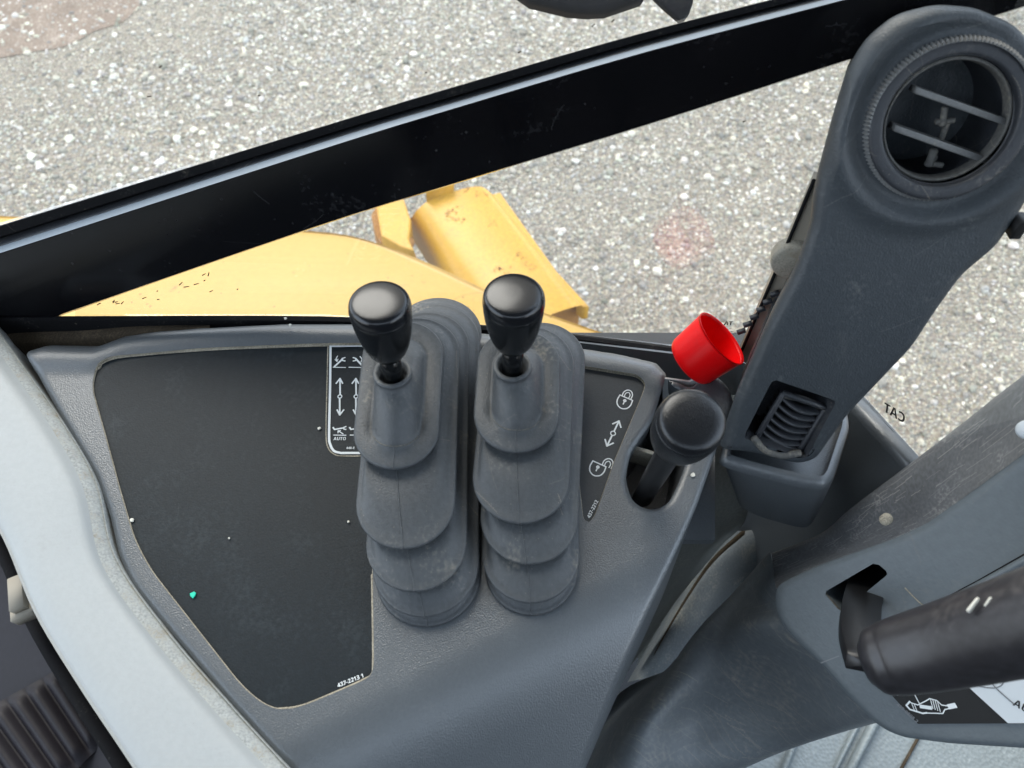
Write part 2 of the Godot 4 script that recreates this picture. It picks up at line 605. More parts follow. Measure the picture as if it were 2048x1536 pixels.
# ------------------------------------------------------------------ ground
func build_ground() -> void:
	var st := new_st()
	for q in [Vector2(-200, 200), Vector2(-200, -200), Vector2(200, -200), Vector2(-200, 200), Vector2(200, -200), Vector2(200, 200)]:
		st.add_vertex(Vector3(q.x, 0, q.y))
	var ground := struct("ground", done(st), M["gravel fines"], "grey crushed gravel yard with a bare brown patch")
	ground.set_meta("kind", "structure")
	st = new_st()
	var patch := smooth_line([Vector3(-8.5932, 0.004, -8.0163), Vector3(-5.2974, 0.004, -6.8684), Vector3(-3.3387, 0.004, -6.1091), Vector3(-2.528, 0.004, -5.6121), Vector3(-2.4595, 0.004, -4.9606), Vector3(-2.6214, 0.004, -4.7521), Vector3(-2.7426, 0.004, -4.5663), Vector3(-2.9293, 0.004, -4.4944), Vector3(-3.2871, 0.004, -4.3433), Vector3(-4.0816, 0.004, -4.0693), Vector3(-5.4337, 0.004, -3.9653)], 5, true)
	for i in Geometry2D.triangulate_polygon(PackedVector2Array(patch.map(func(p): return Vector2(p.x, p.z)))):
		st.add_vertex(patch[i])
	struct("dirt_patch", done(st), M["yard dirt"], "bare brown packed dirt at the far left of the yard")
	# loose stones, far too many to count
	for variant in 3:
		var mm := MultiMesh.new()
		mm.transform_format = MultiMesh.TRANSFORM_3D
		mm.use_colors = true
		mm.mesh = stone(variant)
		mm.instance_count = 26000
		for i in mm.instance_count:
			var d := 1.2 + 5.6 * sqrt(rng.randf())
			var x := rng.randf_range(-1.0, 1.0) * (0.9 + 0.62 * d)
			var big := rng.randf()
			var s := rng.randf_range(0.0045, 0.009)
			if big > 0.86:
				s = rng.randf_range(0.010, 0.016)
			if big > 0.985:
				s = rng.randf_range(0.016, 0.025)
			if x < -1.9 and d > 4.35 + 0.28 * sin(x * 5.0) - (x + 1.9) * -0.35 and rng.randf() < 0.7:
				s *= 0.35
			var b := Basis.from_euler(Vector3(rng.randf() * TAU, rng.randf() * TAU, rng.randf() * TAU)).scaled(Vector3(s * rng.randf_range(0.8, 1.3), s * 0.8, s * rng.randf_range(0.8, 1.3)))
			mm.set_instance_transform(i, Transform3D(b, Vector3(x, s * 0.25, -d)))
			var v := rng.randf_range(0.17, 0.38) if rng.randf() < 0.62 else rng.randf_range(0.40, 0.60)
			mm.set_instance_color(i, Color(v * rng.randf_range(1.02, 1.13), v, v * rng.randf_range(0.76, 0.92)))
		var o := MultiMeshInstance3D.new()
		o.name = numbered("gravel_stones")
		o.multimesh = mm
		o.material_override = M["stones"]
		o.set_meta("kind", "stuff")
		o.set_meta("label", "loose pale crushed stones strewn over the yard")
		o.set_meta("category", "gravel")
		add_child(o, true)

func stone(sd: int) -> ArrayMesh:
	var r := RandomNumberGenerator.new()
	r.seed = 100 + sd
	var g := (1.0 + sqrt(5.0)) / 2
	var v := [Vector3(-1, g, 0), Vector3(1, g, 0), Vector3(-1, -g, 0), Vector3(1, -g, 0), Vector3(0, -1, g), Vector3(0, 1, g), Vector3(0, -1, -g), Vector3(0, 1, -g), Vector3(g, 0, -1), Vector3(g, 0, 1), Vector3(-g, 0, -1), Vector3(-g, 0, 1)]
	for i in 12:
		v[i] = v[i].normalized() * r.randf_range(0.75, 1.2)
	var st := new_st()
	st.set_smooth_group(-1)
	for i in [0, 11, 5, 0, 5, 1, 0, 1, 7, 0, 7, 10, 0, 10, 11, 1, 5, 9, 5, 11, 4, 11, 10, 2, 10, 7, 6, 7, 1, 8, 3, 9, 4, 3, 4, 2, 3, 2, 6, 3, 6, 8, 3, 8, 9, 4, 9, 5, 2, 4, 11, 6, 2, 10, 8, 6, 7, 9, 8, 1]:
		st.add_vertex(v[i])
	return done(st)

# ------------------------------------------------------------------ the cab round the camera
func build_cab() -> void:
	var floor_y := 1.25
	struct("cab_floor", box(Vector3(0, floor_y - 0.05, 0.25), Basis(), Vector3(1.9, 0.08, 1.55), 0.0), M["cab lining"], "dark steel floor of the cab under the mats")
	var w := thing("cab_side_wall", "dark lower cab wall under the side window, behind the console", "wall", Vector3(0, floor_y, -0.52))
	part("panel", plate([Vector3(-0.95, floor_y, -0.5), Vector3(0.26, floor_y, -0.5), Vector3(0.26, 1.82, -0.5), Vector3(-0.95, 1.82, -0.5)], Vector3(0, 0, 1), 0.03), M["cab lining"], w)
	w = thing("light_blocking_wall", "tall dark wall across from the console, added unseen to block light", "wall", Vector3(0, floor_y, 1.05))  # solid wall added out of view, where glass would be, to make light directional
	part("panel", box(Vector3(0, 1.95, 1.04), Basis(), Vector3(1.9, 1.4, 0.04)), M["cab lining"], w)
	w = thing("cab_end_wall", "dark lower cab wall past the armrest", "wall", Vector3(0.95, floor_y, 0.3))
	part("panel", box(Vector3(0.95, 1.55, 0.3), Basis(), Vector3(0.04, 0.6, 1.4)), M["cab lining"], w)
	w = thing("cab_front_wall", "dark lower cab wall behind the white trim", "wall", Vector3(-0.97, floor_y, 0.3))
	part("panel", box(Vector3(-0.97, 1.55, 0.3), Basis(), Vector3(0.04, 0.6, 1.4)), M["cab lining"], w)
	var roof := thing("cab_roof", "dark lined cab roof over the seat", "roof", Vector3(0, 3.0, 0.3))
	part("panel", box(Vector3(0, 3.03, 0.32), Basis(), Vector3(2.0, 0.06, 1.52)), M["cab lining"], roof)
	for x in [-0.95, 0.95]:
		for z in [-0.4, 1.02]:
			var p := thing("cab_post", "black cab corner post " + ("past the white trim" if x < 0.0 else "past the armrest") + (", on the window side" if z < 0.0 else ", on the far side from the window"), "post", Vector3(x, floor_y, z), "cab corner posts")
			part("post", box(Vector3(x, 2.15, z), Basis(), Vector3(0.07, 1.8, 0.07)), M["black paint"], p)

# ------------------------------------------------------------------ side window with its slanting bar
func build_window() -> void:
	var w := thing("side_window", "cab side window with a glossy black slanting bar", "window", Vector3(-0.0097, 1.9402, -0.423))
	var face := [
		[Vector3(-0.5251, 1.8712, -0.441), Vector3(-0.3764, 1.9365, -0.441), Vector3(-0.1403, 2.0326, -0.441), Vector3(-0.0325, 2.0722, -0.441), Vector3(0.086, 2.1151, -0.441), Vector3(0.2033, 2.1599, -0.441), Vector3(0.2677, 2.1827, -0.441), Vector3(0.3493, 2.213, -0.441)],
		[Vector3(-0.4932, 1.9067, -0.4185), Vector3(-0.3565, 1.9619, -0.4185), Vector3(-0.133, 2.0522, -0.4185), Vector3(-0.0308, 2.0897, -0.4185), Vector3(0.0816, 2.1303, -0.4185), Vector3(0.1927, 2.1727, -0.4185), Vector3(0.2538, 2.1943, -0.4185), Vector3(0.3311, 2.2231, -0.4185)]]
	var top := [
		[Vector3(-0.4358, 2.0031, -0.4185), Vector3(-0.3684, 2.0257, -0.4185), Vector3(-0.1213, 2.1122, -0.4185), Vector3(-0.0282, 2.1432, -0.4185), Vector3(0.0753, 2.1763, -0.4185), Vector3(0.1811, 2.2064, -0.4185), Vector3(0.2402, 2.2233, -0.4185), Vector3(0.3157, 2.2469, -0.4185)],
		[Vector3(-0.4367, 2.0028, -0.4199), Vector3(-0.3691, 2.0254, -0.4199), Vector3(-0.1215, 2.1119, -0.4199), Vector3(-0.0283, 2.143, -0.4199), Vector3(0.0755, 2.1761, -0.4199), Vector3(0.1816, 2.2063, -0.4199), Vector3(0.2408, 2.2232, -0.4199), Vector3(0.3164, 2.2469, -0.4199)],
		[Vector3(-0.44, 2.0026, -0.4266), Vector3(-0.3718, 2.0256, -0.4266), Vector3(-0.1225, 2.1121, -0.4266), Vector3(-0.0285, 2.1426, -0.4266), Vector3(0.0763, 2.1759, -0.4266), Vector3(0.1835, 2.2059, -0.4266), Vector3(0.2436, 2.2224, -0.4266), Vector3(0.3203, 2.2462, -0.4266)]]
	part("bar", grid_mesh(loft_rows([face[0], face[1]], 6, 1) + loft_rows([top[0], top[1]], 6, 1), false, true), M["black paint"], w)
	part("sheen_strip", grid_mesh(loft_rows([top[1], top[2]], 6, 1), false), M["sky sheen"], w)  # upper bevel of the black bar, its sky reflection put into the colour
	var seal := [
		top[2],
		[Vector3(-0.4406, 2.0029, -0.4284), Vector3(-0.3721, 2.0264, -0.4284), Vector3(-0.1228, 2.1124, -0.4284), Vector3(-0.0286, 2.1428, -0.4284), Vector3(0.0764, 2.1761, -0.4284), Vector3(0.1839, 2.2062, -0.4284), Vector3(0.2442, 2.2227, -0.4284), Vector3(0.3211, 2.2465, -0.4284)],
		[Vector3(-0.4444, 2.0024, -0.4356), Vector3(-0.3756, 2.0254, -0.4356), Vector3(-0.1243, 2.1102, -0.4356), Vector3(-0.029, 2.1408, -0.4356), Vector3(0.0774, 2.1744, -0.4356), Vector3(0.1865, 2.2045, -0.4356), Vector3(0.2476, 2.2212, -0.4356), Vector3(0.3256, 2.2453, -0.4356)]]
	part("seal_channel", grid_mesh(loft_rows(seal, 6, 2), false), M["vent plastic"], w)
	var lip := [
		seal[2],
		[Vector3(-0.4377, 2.0093, -0.4302), Vector3(-0.37, 2.0319, -0.4302), Vector3(-0.1226, 2.1149, -0.4302), Vector3(-0.0286, 2.145, -0.4302), Vector3(0.0764, 2.1781, -0.4302), Vector3(0.1839, 2.2077, -0.4302), Vector3(0.2442, 2.2242, -0.4302), Vector3(0.3211, 2.2479, -0.4302)],
		[Vector3(-0.431, 2.0206, -0.4302), Vector3(-0.3649, 2.0416, -0.4302), Vector3(-0.1214, 2.121, -0.4302), Vector3(-0.0283, 2.1506, -0.4302), Vector3(0.0758, 2.1822, -0.4302), Vector3(0.1827, 2.2112, -0.4302), Vector3(0.2427, 2.2274, -0.4302), Vector3(0.3192, 2.2508, -0.4302)],
		[Vector3(-0.4448, 2.0088, -0.4446), Vector3(-0.3767, 2.0306, -0.4446), Vector3(-0.1254, 2.112, -0.4446), Vector3(-0.0292, 2.1426, -0.4446), Vector3(0.0783, 2.1752, -0.4446), Vector3(0.1887, 2.2051, -0.4446), Vector3(0.2507, 2.2218, -0.4446), Vector3(0.3297, 2.2461, -0.4446)],
		[Vector3(-0.5294, 1.8669, -0.4446), Vector3(-0.3795, 1.9327, -0.4446), Vector3(-0.1414, 2.0296, -0.4446), Vector3(-0.0327, 2.0696, -0.4446), Vector3(0.0867, 2.1128, -0.4446), Vector3(0.2049, 2.1579, -0.4446), Vector3(0.2699, 2.1809, -0.4446), Vector3(0.3521, 2.2115, -0.4446)]]
	part("rubber_lip", grid_mesh(loft_rows(lip, 6, 1), false, true), M["black rubber"], w)
	# sill
	var sill := [
		[Vector3(-0.4958, 1.9471, -0.432), Vector3(-0.3682, 1.9471, -0.432), Vector3(-0.1556, 1.9471, -0.432), Vector3(-0.0324, 1.9377, -0.432), Vector3(0.0482, 1.9261, -0.432), Vector3(0.136, 1.9105, -0.432), Vector3(0.1959, 1.8988, -0.432), Vector3(0.2321, 1.8922, -0.432)],
		[Vector3(-0.4817, 1.9598, -0.4194), Vector3(-0.3577, 1.9598, -0.4194), Vector3(-0.1511, 1.9598, -0.4194), Vector3(-0.0315, 1.95, -0.4194), Vector3(0.0469, 1.9382, -0.4194), Vector3(0.1325, 1.9222, -0.4194), Vector3(0.1908, 1.9108, -0.4194), Vector3(0.226, 1.9044, -0.4194)],
		[Vector3(-0.48, 1.9596, -0.4158), Vector3(-0.3568, 1.959, -0.4158), Vector3(-0.1508, 1.9585, -0.4158), Vector3(-0.0314, 1.9492, -0.4158), Vector3(0.0468, 1.9379, -0.4158), Vector3(0.1321, 1.9214, -0.4158), Vector3(0.1903, 1.9099, -0.4158), Vector3(0.2255, 1.9034, -0.4158)],
		[Vector3(-0.5266, 1.8847, -0.4158), Vector3(-0.3911, 1.8847, -0.4158), Vector3(-0.1652, 1.8847, -0.4158), Vector3(-0.0343, 1.8777, -0.4158), Vector3(0.0512, 1.8636, -0.4158), Vector3(0.1445, 1.8452, -0.4158), Vector3(0.2089, 1.8299, -0.4158), Vector3(0.2487, 1.8181, -0.4158)]]
	part("sill_gasket", grid_mesh(loft_rows(sill, 4, 1), false, true), M["black rubber"], w)
	part("sill_panel", plate([Vector3(0.0427, 1.9375, -0.4135), Vector3(0.1339, 1.9215, -0.4135), Vector3(0.1985, 1.9088, -0.4135), Vector3(0.2216, 1.8134, -0.4135), Vector3(0.0469, 1.8593, -0.4135)], Vector3(0, 0, 1), 0.002), M["console plastic"], w)
	var ledge := [
		[Vector3(-0.4949, 1.9359, -0.416), Vector3(-0.4356, 1.9407, -0.416), Vector3(-0.3851, 1.9455, -0.416), Vector3(-0.3444, 1.9472, -0.416), Vector3(-0.2945, 1.9525, -0.416), Vector3(-0.2388, 1.9537, -0.416)],
		[Vector3(-0.4911, 1.9332, -0.405), Vector3(-0.4323, 1.938, -0.405), Vector3(-0.3812, 1.9446, -0.405), Vector3(-0.3401, 1.9482, -0.405), Vector3(-0.2902, 1.9552, -0.405), Vector3(-0.2342, 1.9598, -0.405)],
		[Vector3(-0.5107, 1.9003, -0.4032), Vector3(-0.4486, 1.9069, -0.4032), Vector3(-0.3958, 1.9133, -0.4032), Vector3(-0.3519, 1.9197, -0.4032), Vector3(-0.3007, 1.926, -0.4032), Vector3(-0.2422, 1.9322, -0.4032)]]
	part("dirt_ledge", grid_mesh(loft_rows(ledge, 4, 1), false), M["brown dirt"], w, "brown dirt lying along the sill")
	# panes
	part("lower_pane", plate([Vector3(-0.3502, 1.955, -0.4311), Vector3(-0.137, 2.0418, -0.4311), Vector3(-0.0317, 2.0804, -0.4311), Vector3(0.084, 2.1222, -0.4311), Vector3(0.1985, 2.1659, -0.4311), Vector3(0.3198, 2.2087, -0.4311), Vector3(0.26, 1.8851, -0.4311), Vector3(0.1361, 1.9089, -0.4311), Vector3(-0.0324, 1.9363, -0.4311), Vector3(-0.1557, 1.9458, -0.4311), Vector3(-0.3543, 1.9458, -0.4311)], Vector3(0, 0, 1), 0.004), M["window glass"], w)
	part("upper_pane", plate([Vector3(-0.4382, 2.0142, -0.4374), Vector3(-0.1234, 2.1163, -0.4374), Vector3(0.0771, 2.1786, -0.4374), Vector3(0.2467, 2.2245, -0.4374), Vector3(0.75, 3.0, -0.4374), Vector3(-0.85, 3.0, -0.4374)], Vector3(0, 0, 1), 0.004), M["clear glass"], w)
	# mud flecks dried on the panes
	st_flecks(w)
	# reflection of the corner pane's maker's mark, drawn as print on the lower pane
	text("CAT", Vector3(0.1747, 1.9398, -0.4306), Vector3(1, 0.05, 0), Vector3(0, 0, 1), 0.0045, M["print black"], w, true, false)
	var st := new_st()
	for i in 3:
		stroke(st, [Vector3(0.1717, 1.9309, -0.4305) + Vector3(0.004 * i, -0.003 * i, 0), Vector3(0.1801, 1.9339, -0.4305) + Vector3(0.003 * i, -0.003 * i, 0)], 0.0006, Vector3(0, 0, 1))
	part("small_print", st.commit(), M["print grey"], w)  # reflected small print, likewise drawn on the pane

func st_flecks(w: Node3D) -> void:
	var st := new_st()
	var lo := Vector3(-0.3282, 1.959, -0.43)
	var hi := Vector3(-0.2122, 1.989, -0.43)
	for k in 50:
		var p: Vector3
		if k < 18:
			p = Vector3(lerpf(lo.x, hi.x, rng.randf()), 0, -0.4300)
			p.y = lo.y + (p.x - lo.x) * 0.34 * rng.randf() + 0.004
		else:
			p = Vector3(-0.0078, 2.1046, -0.43) + Vector3(rng.randf_range(-0.3, 0.28), rng.randf_range(-0.03, 0.30), 0)
		var a := Vector2.from_angle(0.5 + rng.randfn() * 0.3)
		var l := rng.randf_range(0.0005, 0.0022) if k < 18 else rng.randf_range(0.0004, 0.0013)
		tube([p - Vector3(a.x, a.y, 0) * l, p, p + Vector3(a.x, a.y, 0) * l], 0.00045, 0.0003, 6, 1.0, st)
	part("mud_flecks", done(st), M["brown dirt"], w).set_meta("kind", "stuff")

# ------------------------------------------------------------------ seen through the glass
func build_outside() -> void:
	# fender
	var f := thing("fender", "dusty yellow steel fender below the side window", "fender", Vector3(-0.4055, 1.35, -1.0438))
	var edge := [
		[Vector3(-1.7659, 1.4, -1.274), Vector3(-1.3433, 1.4, -1.2501), Vector3(-1.0311, 1.4, -1.2312), Vector3(-0.7235, 1.4, -1.2126), Vector3(-0.3993, 1.4, -1.1852), Vector3(-0.2773, 1.4, -1.1556), Vector3(-0.1459, 1.4, -1.0844), Vector3(-0.022, 1.4, -1.0043), Vector3(0.0944, 1.4, -0.9441), Vector3(0.2052, 1.4, -0.8917), Vector3(0.3341, 1.4, -0.8285)],
		[Vector3(-1.7678, 1.397, -1.273), Vector3(-1.3448, 1.397, -1.2491), Vector3(-1.0316, 1.397, -1.2286), Vector3(-0.7239, 1.397, -1.2101), Vector3(-0.4044, 1.397, -1.1828), Vector3(-0.2821, 1.397, -1.1517), Vector3(-0.1551, 1.397, -1.0766), Vector3(-0.0311, 1.397, -0.9971), Vector3(0.0898, 1.397, -0.9372), Vector3(0.1964, 1.397, -0.8874), Vector3(0.3253, 1.397, -0.8222)],
		[Vector3(-1.7186, 1.405, -1.2127), Vector3(-1.3076, 1.405, -1.1898), Vector3(-1.0032, 1.405, -1.1704), Vector3(-0.7041, 1.405, -1.1527), Vector3(-0.4081, 1.405, -1.1281), Vector3(-0.2985, 1.405, -1.0984), Vector3(-0.1789, 1.405, -1.0279), Vector3(-0.057, 1.405, -0.9516), Vector3(0.0574, 1.405, -0.8977), Vector3(0.1663, 1.405, -0.8464), Vector3(0.2927, 1.405, -0.7817)],
		[Vector3(-1.5388, 1.42, -0.9742), Vector3(-1.1818, 1.42, -0.9742), Vector3(-0.9114, 1.42, -0.968), Vector3(-0.6426, 1.42, -0.9618), Vector3(-0.4095, 1.42, -0.9495), Vector3(-0.3177, 1.42, -0.9253), Vector3(-0.2083, 1.42, -0.8785), Vector3(-0.1036, 1.42, -0.8336), Vector3(0.0132, 1.42, -0.8013), Vector3(0.1257, 1.42, -0.7596), Vector3(0.2482, 1.42, -0.71)],
		[Vector3(-1.3013, 1.43, -0.6469), Vector3(-0.9994, 1.43, -0.6469), Vector3(-0.7729, 1.43, -0.6469), Vector3(-0.5465, 1.43, -0.6469), Vector3(-0.3502, 1.43, -0.6469), Vector3(-0.2747, 1.43, -0.6469), Vector3(-0.1842, 1.43, -0.6469), Vector3(-0.0936, 1.43, -0.6469), Vector3(0.0121, 1.43, -0.6469), Vector3(0.1177, 1.43, -0.6469), Vector3(0.2385, 1.43, -0.6469)]]
	var low := []
	for p in edge[0]:
		low.append(p + Vector3(0, -0.08, 0.0))
	part("top_sheet", loft([edge[0], edge[1], edge[2], edge[3], edge[4]], 4, 4), M["yellow paint"], f)
	part("turned_edge", loft([edge[0], low], 4, 1), M["yellow paint"], f)
	# stabilizer arm lying out beyond the fender
	var s := thing("stabilizer_arm", "scuffed bright yellow steel stabilizer arm beyond the fender", "stabilizer", Vector3(-0.1342, 0.5, -2.092))
	var arm := [
		[Vector3(-0.3755, 0.68, -2.0751), Vector3(-0.3287, 0.78, -1.9844), Vector3(-0.3008, 0.825, -1.9738), Vector3(-0.2526, 0.848, -2), Vector3(-0.1754, 0.854, -2.0331), Vector3(-0.1037, 0.85, -2.0565), Vector3(-0.0645, 0.844, -2.0256), Vector3(-0.0535, 0.78, -2.0929)],
		[Vector3(-0.2089, 0.68, -1.7497), Vector3(-0.1775, 0.78, -1.6821), Vector3(-0.145, 0.825, -1.6777), Vector3(-0.0917, 0.848, -1.7045), Vector3(-0.0209, 0.854, -1.7461), Vector3(0.0391, 0.85, -1.7685), Vector3(0.0751, 0.844, -1.7574), Vector3(0.0934, 0.78, -1.8112)],
		[Vector3(-0.0573, 0.68, -1.4728), Vector3(-0.0391, 0.78, -1.4147), Vector3(-0.0083, 0.825, -1.4192), Vector3(0.0426, 0.848, -1.4465), Vector3(0.1052, 0.854, -1.4786), Vector3(0.1623, 0.85, -1.5094), Vector3(0.1958, 0.844, -1.5251), Vector3(0.2162, 0.78, -1.5736)]]
	part("top_plate", loft(arm, 5, 6), M["scuffed yellow"], s)
	part("end_plate", plate([Vector3(-0.0268, 0.815, -1.4965), Vector3(0.195, 0.815, -1.5515), Vector3(0.1817, 0.815, -1.5716), Vector3(-0.0341, 0.815, -1.5198)], Vector3(0, 1, 0), 0.09, 0.004), M["rust"], s, "worn lower end of the arm")
	part("far_flange", plate([Vector3(-0.0631, 0.838, -2.0334), Vector3(0.1116, 0.838, -1.666), Vector3(0.2004, 0.838, -1.5251), Vector3(0.2176, 0.838, -1.529), Vector3(0.1296, 0.838, -1.6766), Vector3(-0.0389, 0.838, -2.0437)], Vector3(0, 1, 0), 0.05, 0.004), M["scuffed yellow"], s)
	part("hinge_tab", plate([Vector3(-0.2727, 0.9, -1.9877), Vector3(-0.1882, 0.9, -2.0233), Vector3(-0.191, 0.9, -2.1837), Vector3(-0.2866, 0.9, -2.1837)], Vector3(0, 1, 0), 0.06, 0.005), M["scuffed yellow"], s)
	part("bracket_plate", plate([Vector3(-0.4327, 0.84, -1.97), Vector3(-0.3513, 0.84, -2.0205), Vector3(-0.3157, 0.84, -1.9013), Vector3(-0.3145, 0.84, -1.8118), Vector3(-0.2953, 0.84, -1.7619), Vector3(-0.3391, 0.84, -1.7799), Vector3(-0.4019, 0.84, -1.8303)], Vector3(0, 1, 0), 0.08, 0.006), M["scuffed yellow"], s)
	part("bracket_edge", plate([Vector3(-0.4438, 0.8, -2.0205), Vector3(-0.4549, 0.8, -1.9749), Vector3(-0.428, 0.8, -1.8772), Vector3(-0.3898, 0.8, -1.8117), Vector3(-0.3191, 0.8, -1.7617), Vector3(-0.2792, 0.8, -1.7394), Vector3(-0.2988, 0.8, -1.7956), Vector3(-0.3517, 0.8, -1.8349), Vector3(-0.4085, 0.8, -1.8868)], Vector3(0, 1, 0), 0.12, 0.004), M["rust"], s, "rusty outer edge of the hinge bracket")
	part("pin", lathe(Vector3(-0.3291, 0.8, -1.8256), Vector3(0.3, 0.6, 0.2), [Vector2(0.001, 0.03), Vector2(0.017, 0.03), Vector2(0.019, 0.026), Vector2(0.019, -0.05), Vector2(0.001, -0.05)], 20), M["rust"], s)
	# rust scuffs: chips through the paint
	for c in [[Vector3(-0.1862, 0.853, -1.9216), 0.0224, 0.0060], [Vector3(-0.1738, 0.853, -1.8902), 0.0176, 0.0050], [Vector3(-0.0263, 0.853, -1.6605), 0.0144, 0.0045], [Vector3(-0.0307, 0.853, -1.669), 0.0096, 0.0055], [Vector3(-0.0601, 0.853, -1.8617), 0.0160, 0.0030], [Vector3(0.0237, 0.853, -1.7208), 0.0192, 0.0030], [Vector3(0.0558, 0.853, -1.6818), 0.0160, 0.0035], [Vector3(-0.1023, 0.853, -2.0037), 0.0240, 0.0040], [Vector3(-0.151, 0.853, -2.0241), 0.0192, 0.0040], [Vector3(-0.2296, 0.853, -1.9961), 0.0112, 0.0030]]:
		var st := new_st()
		for q in 9:
			chip(st, c[0] + Vector3(rng.randfn() * c[1] * 0.7, 0.0015, rng.randfn() * c[1] * 0.7), c[1] * rng.randf_range(0.15, 0.4), c[2] * rng.randf_range(0.3, 0.8))
		part("rust_scuff", st.commit(), M["rust"], s).set_meta("kind", "stuff")
	# dark moulding that hangs into the top of the view outside the upper pane
	var m := thing("mirror_bracket", "crumpled black plastic bracket hanging at the top outside the window", "bracket", Vector3(0.1019, 2.0206, -0.807))
	part("body", plate([Vector3(-0.0073, 2.0336, -0.8233), Vector3(0.0187, 2.0229, -0.8099), Vector3(0.0603, 2.017, -0.8026), Vector3(0.0811, 2.0161, -0.8014), Vector3(0.0998, 2.0167, -0.8022), Vector3(0.1383, 2.0245, -0.8119), Vector3(0.1435, 2.0368, -0.8274), Vector3(-0.0073, 2.0433, -0.8355)], Vector3(0, 0.6, 0.8), 0.03, 0.008), M["black rubber"], m)
	part("flap", plate([Vector3(0.1297, 2.0427, -0.8027), Vector3(0.151, 2.0295, -0.7861), Vector3(0.1693, 2.0197, -0.7738), Vector3(0.1733, 2.0203, -0.7746), Vector3(0.1794, 2.025, -0.7805), Vector3(0.1835, 2.032, -0.7892), Vector3(0.1845, 2.0459, -0.8067)], Vector3(-0.2, 0.6, 0.8), 0.012, 0.004), M["black rubber"], m)

func chip(st: SurfaceTool, at: Vector3, a: float, b: float) -> void:
	var turn := rng.randf() * TAU
	var p := []
	for k in 14:
		var t := TAU * k / 14
		var r := rng.randf_range(0.25, 1.3)
		p.append(at + Vector3(cos(t) * a * r, 0, sin(t) * b * r).rotated(Vector3.UP, turn))
	for k in 14:
		for q in [at, p[k], p[(k + 1) % 14]]:
			st.set_normal(Vector3.UP)
			st.add_vertex(q)

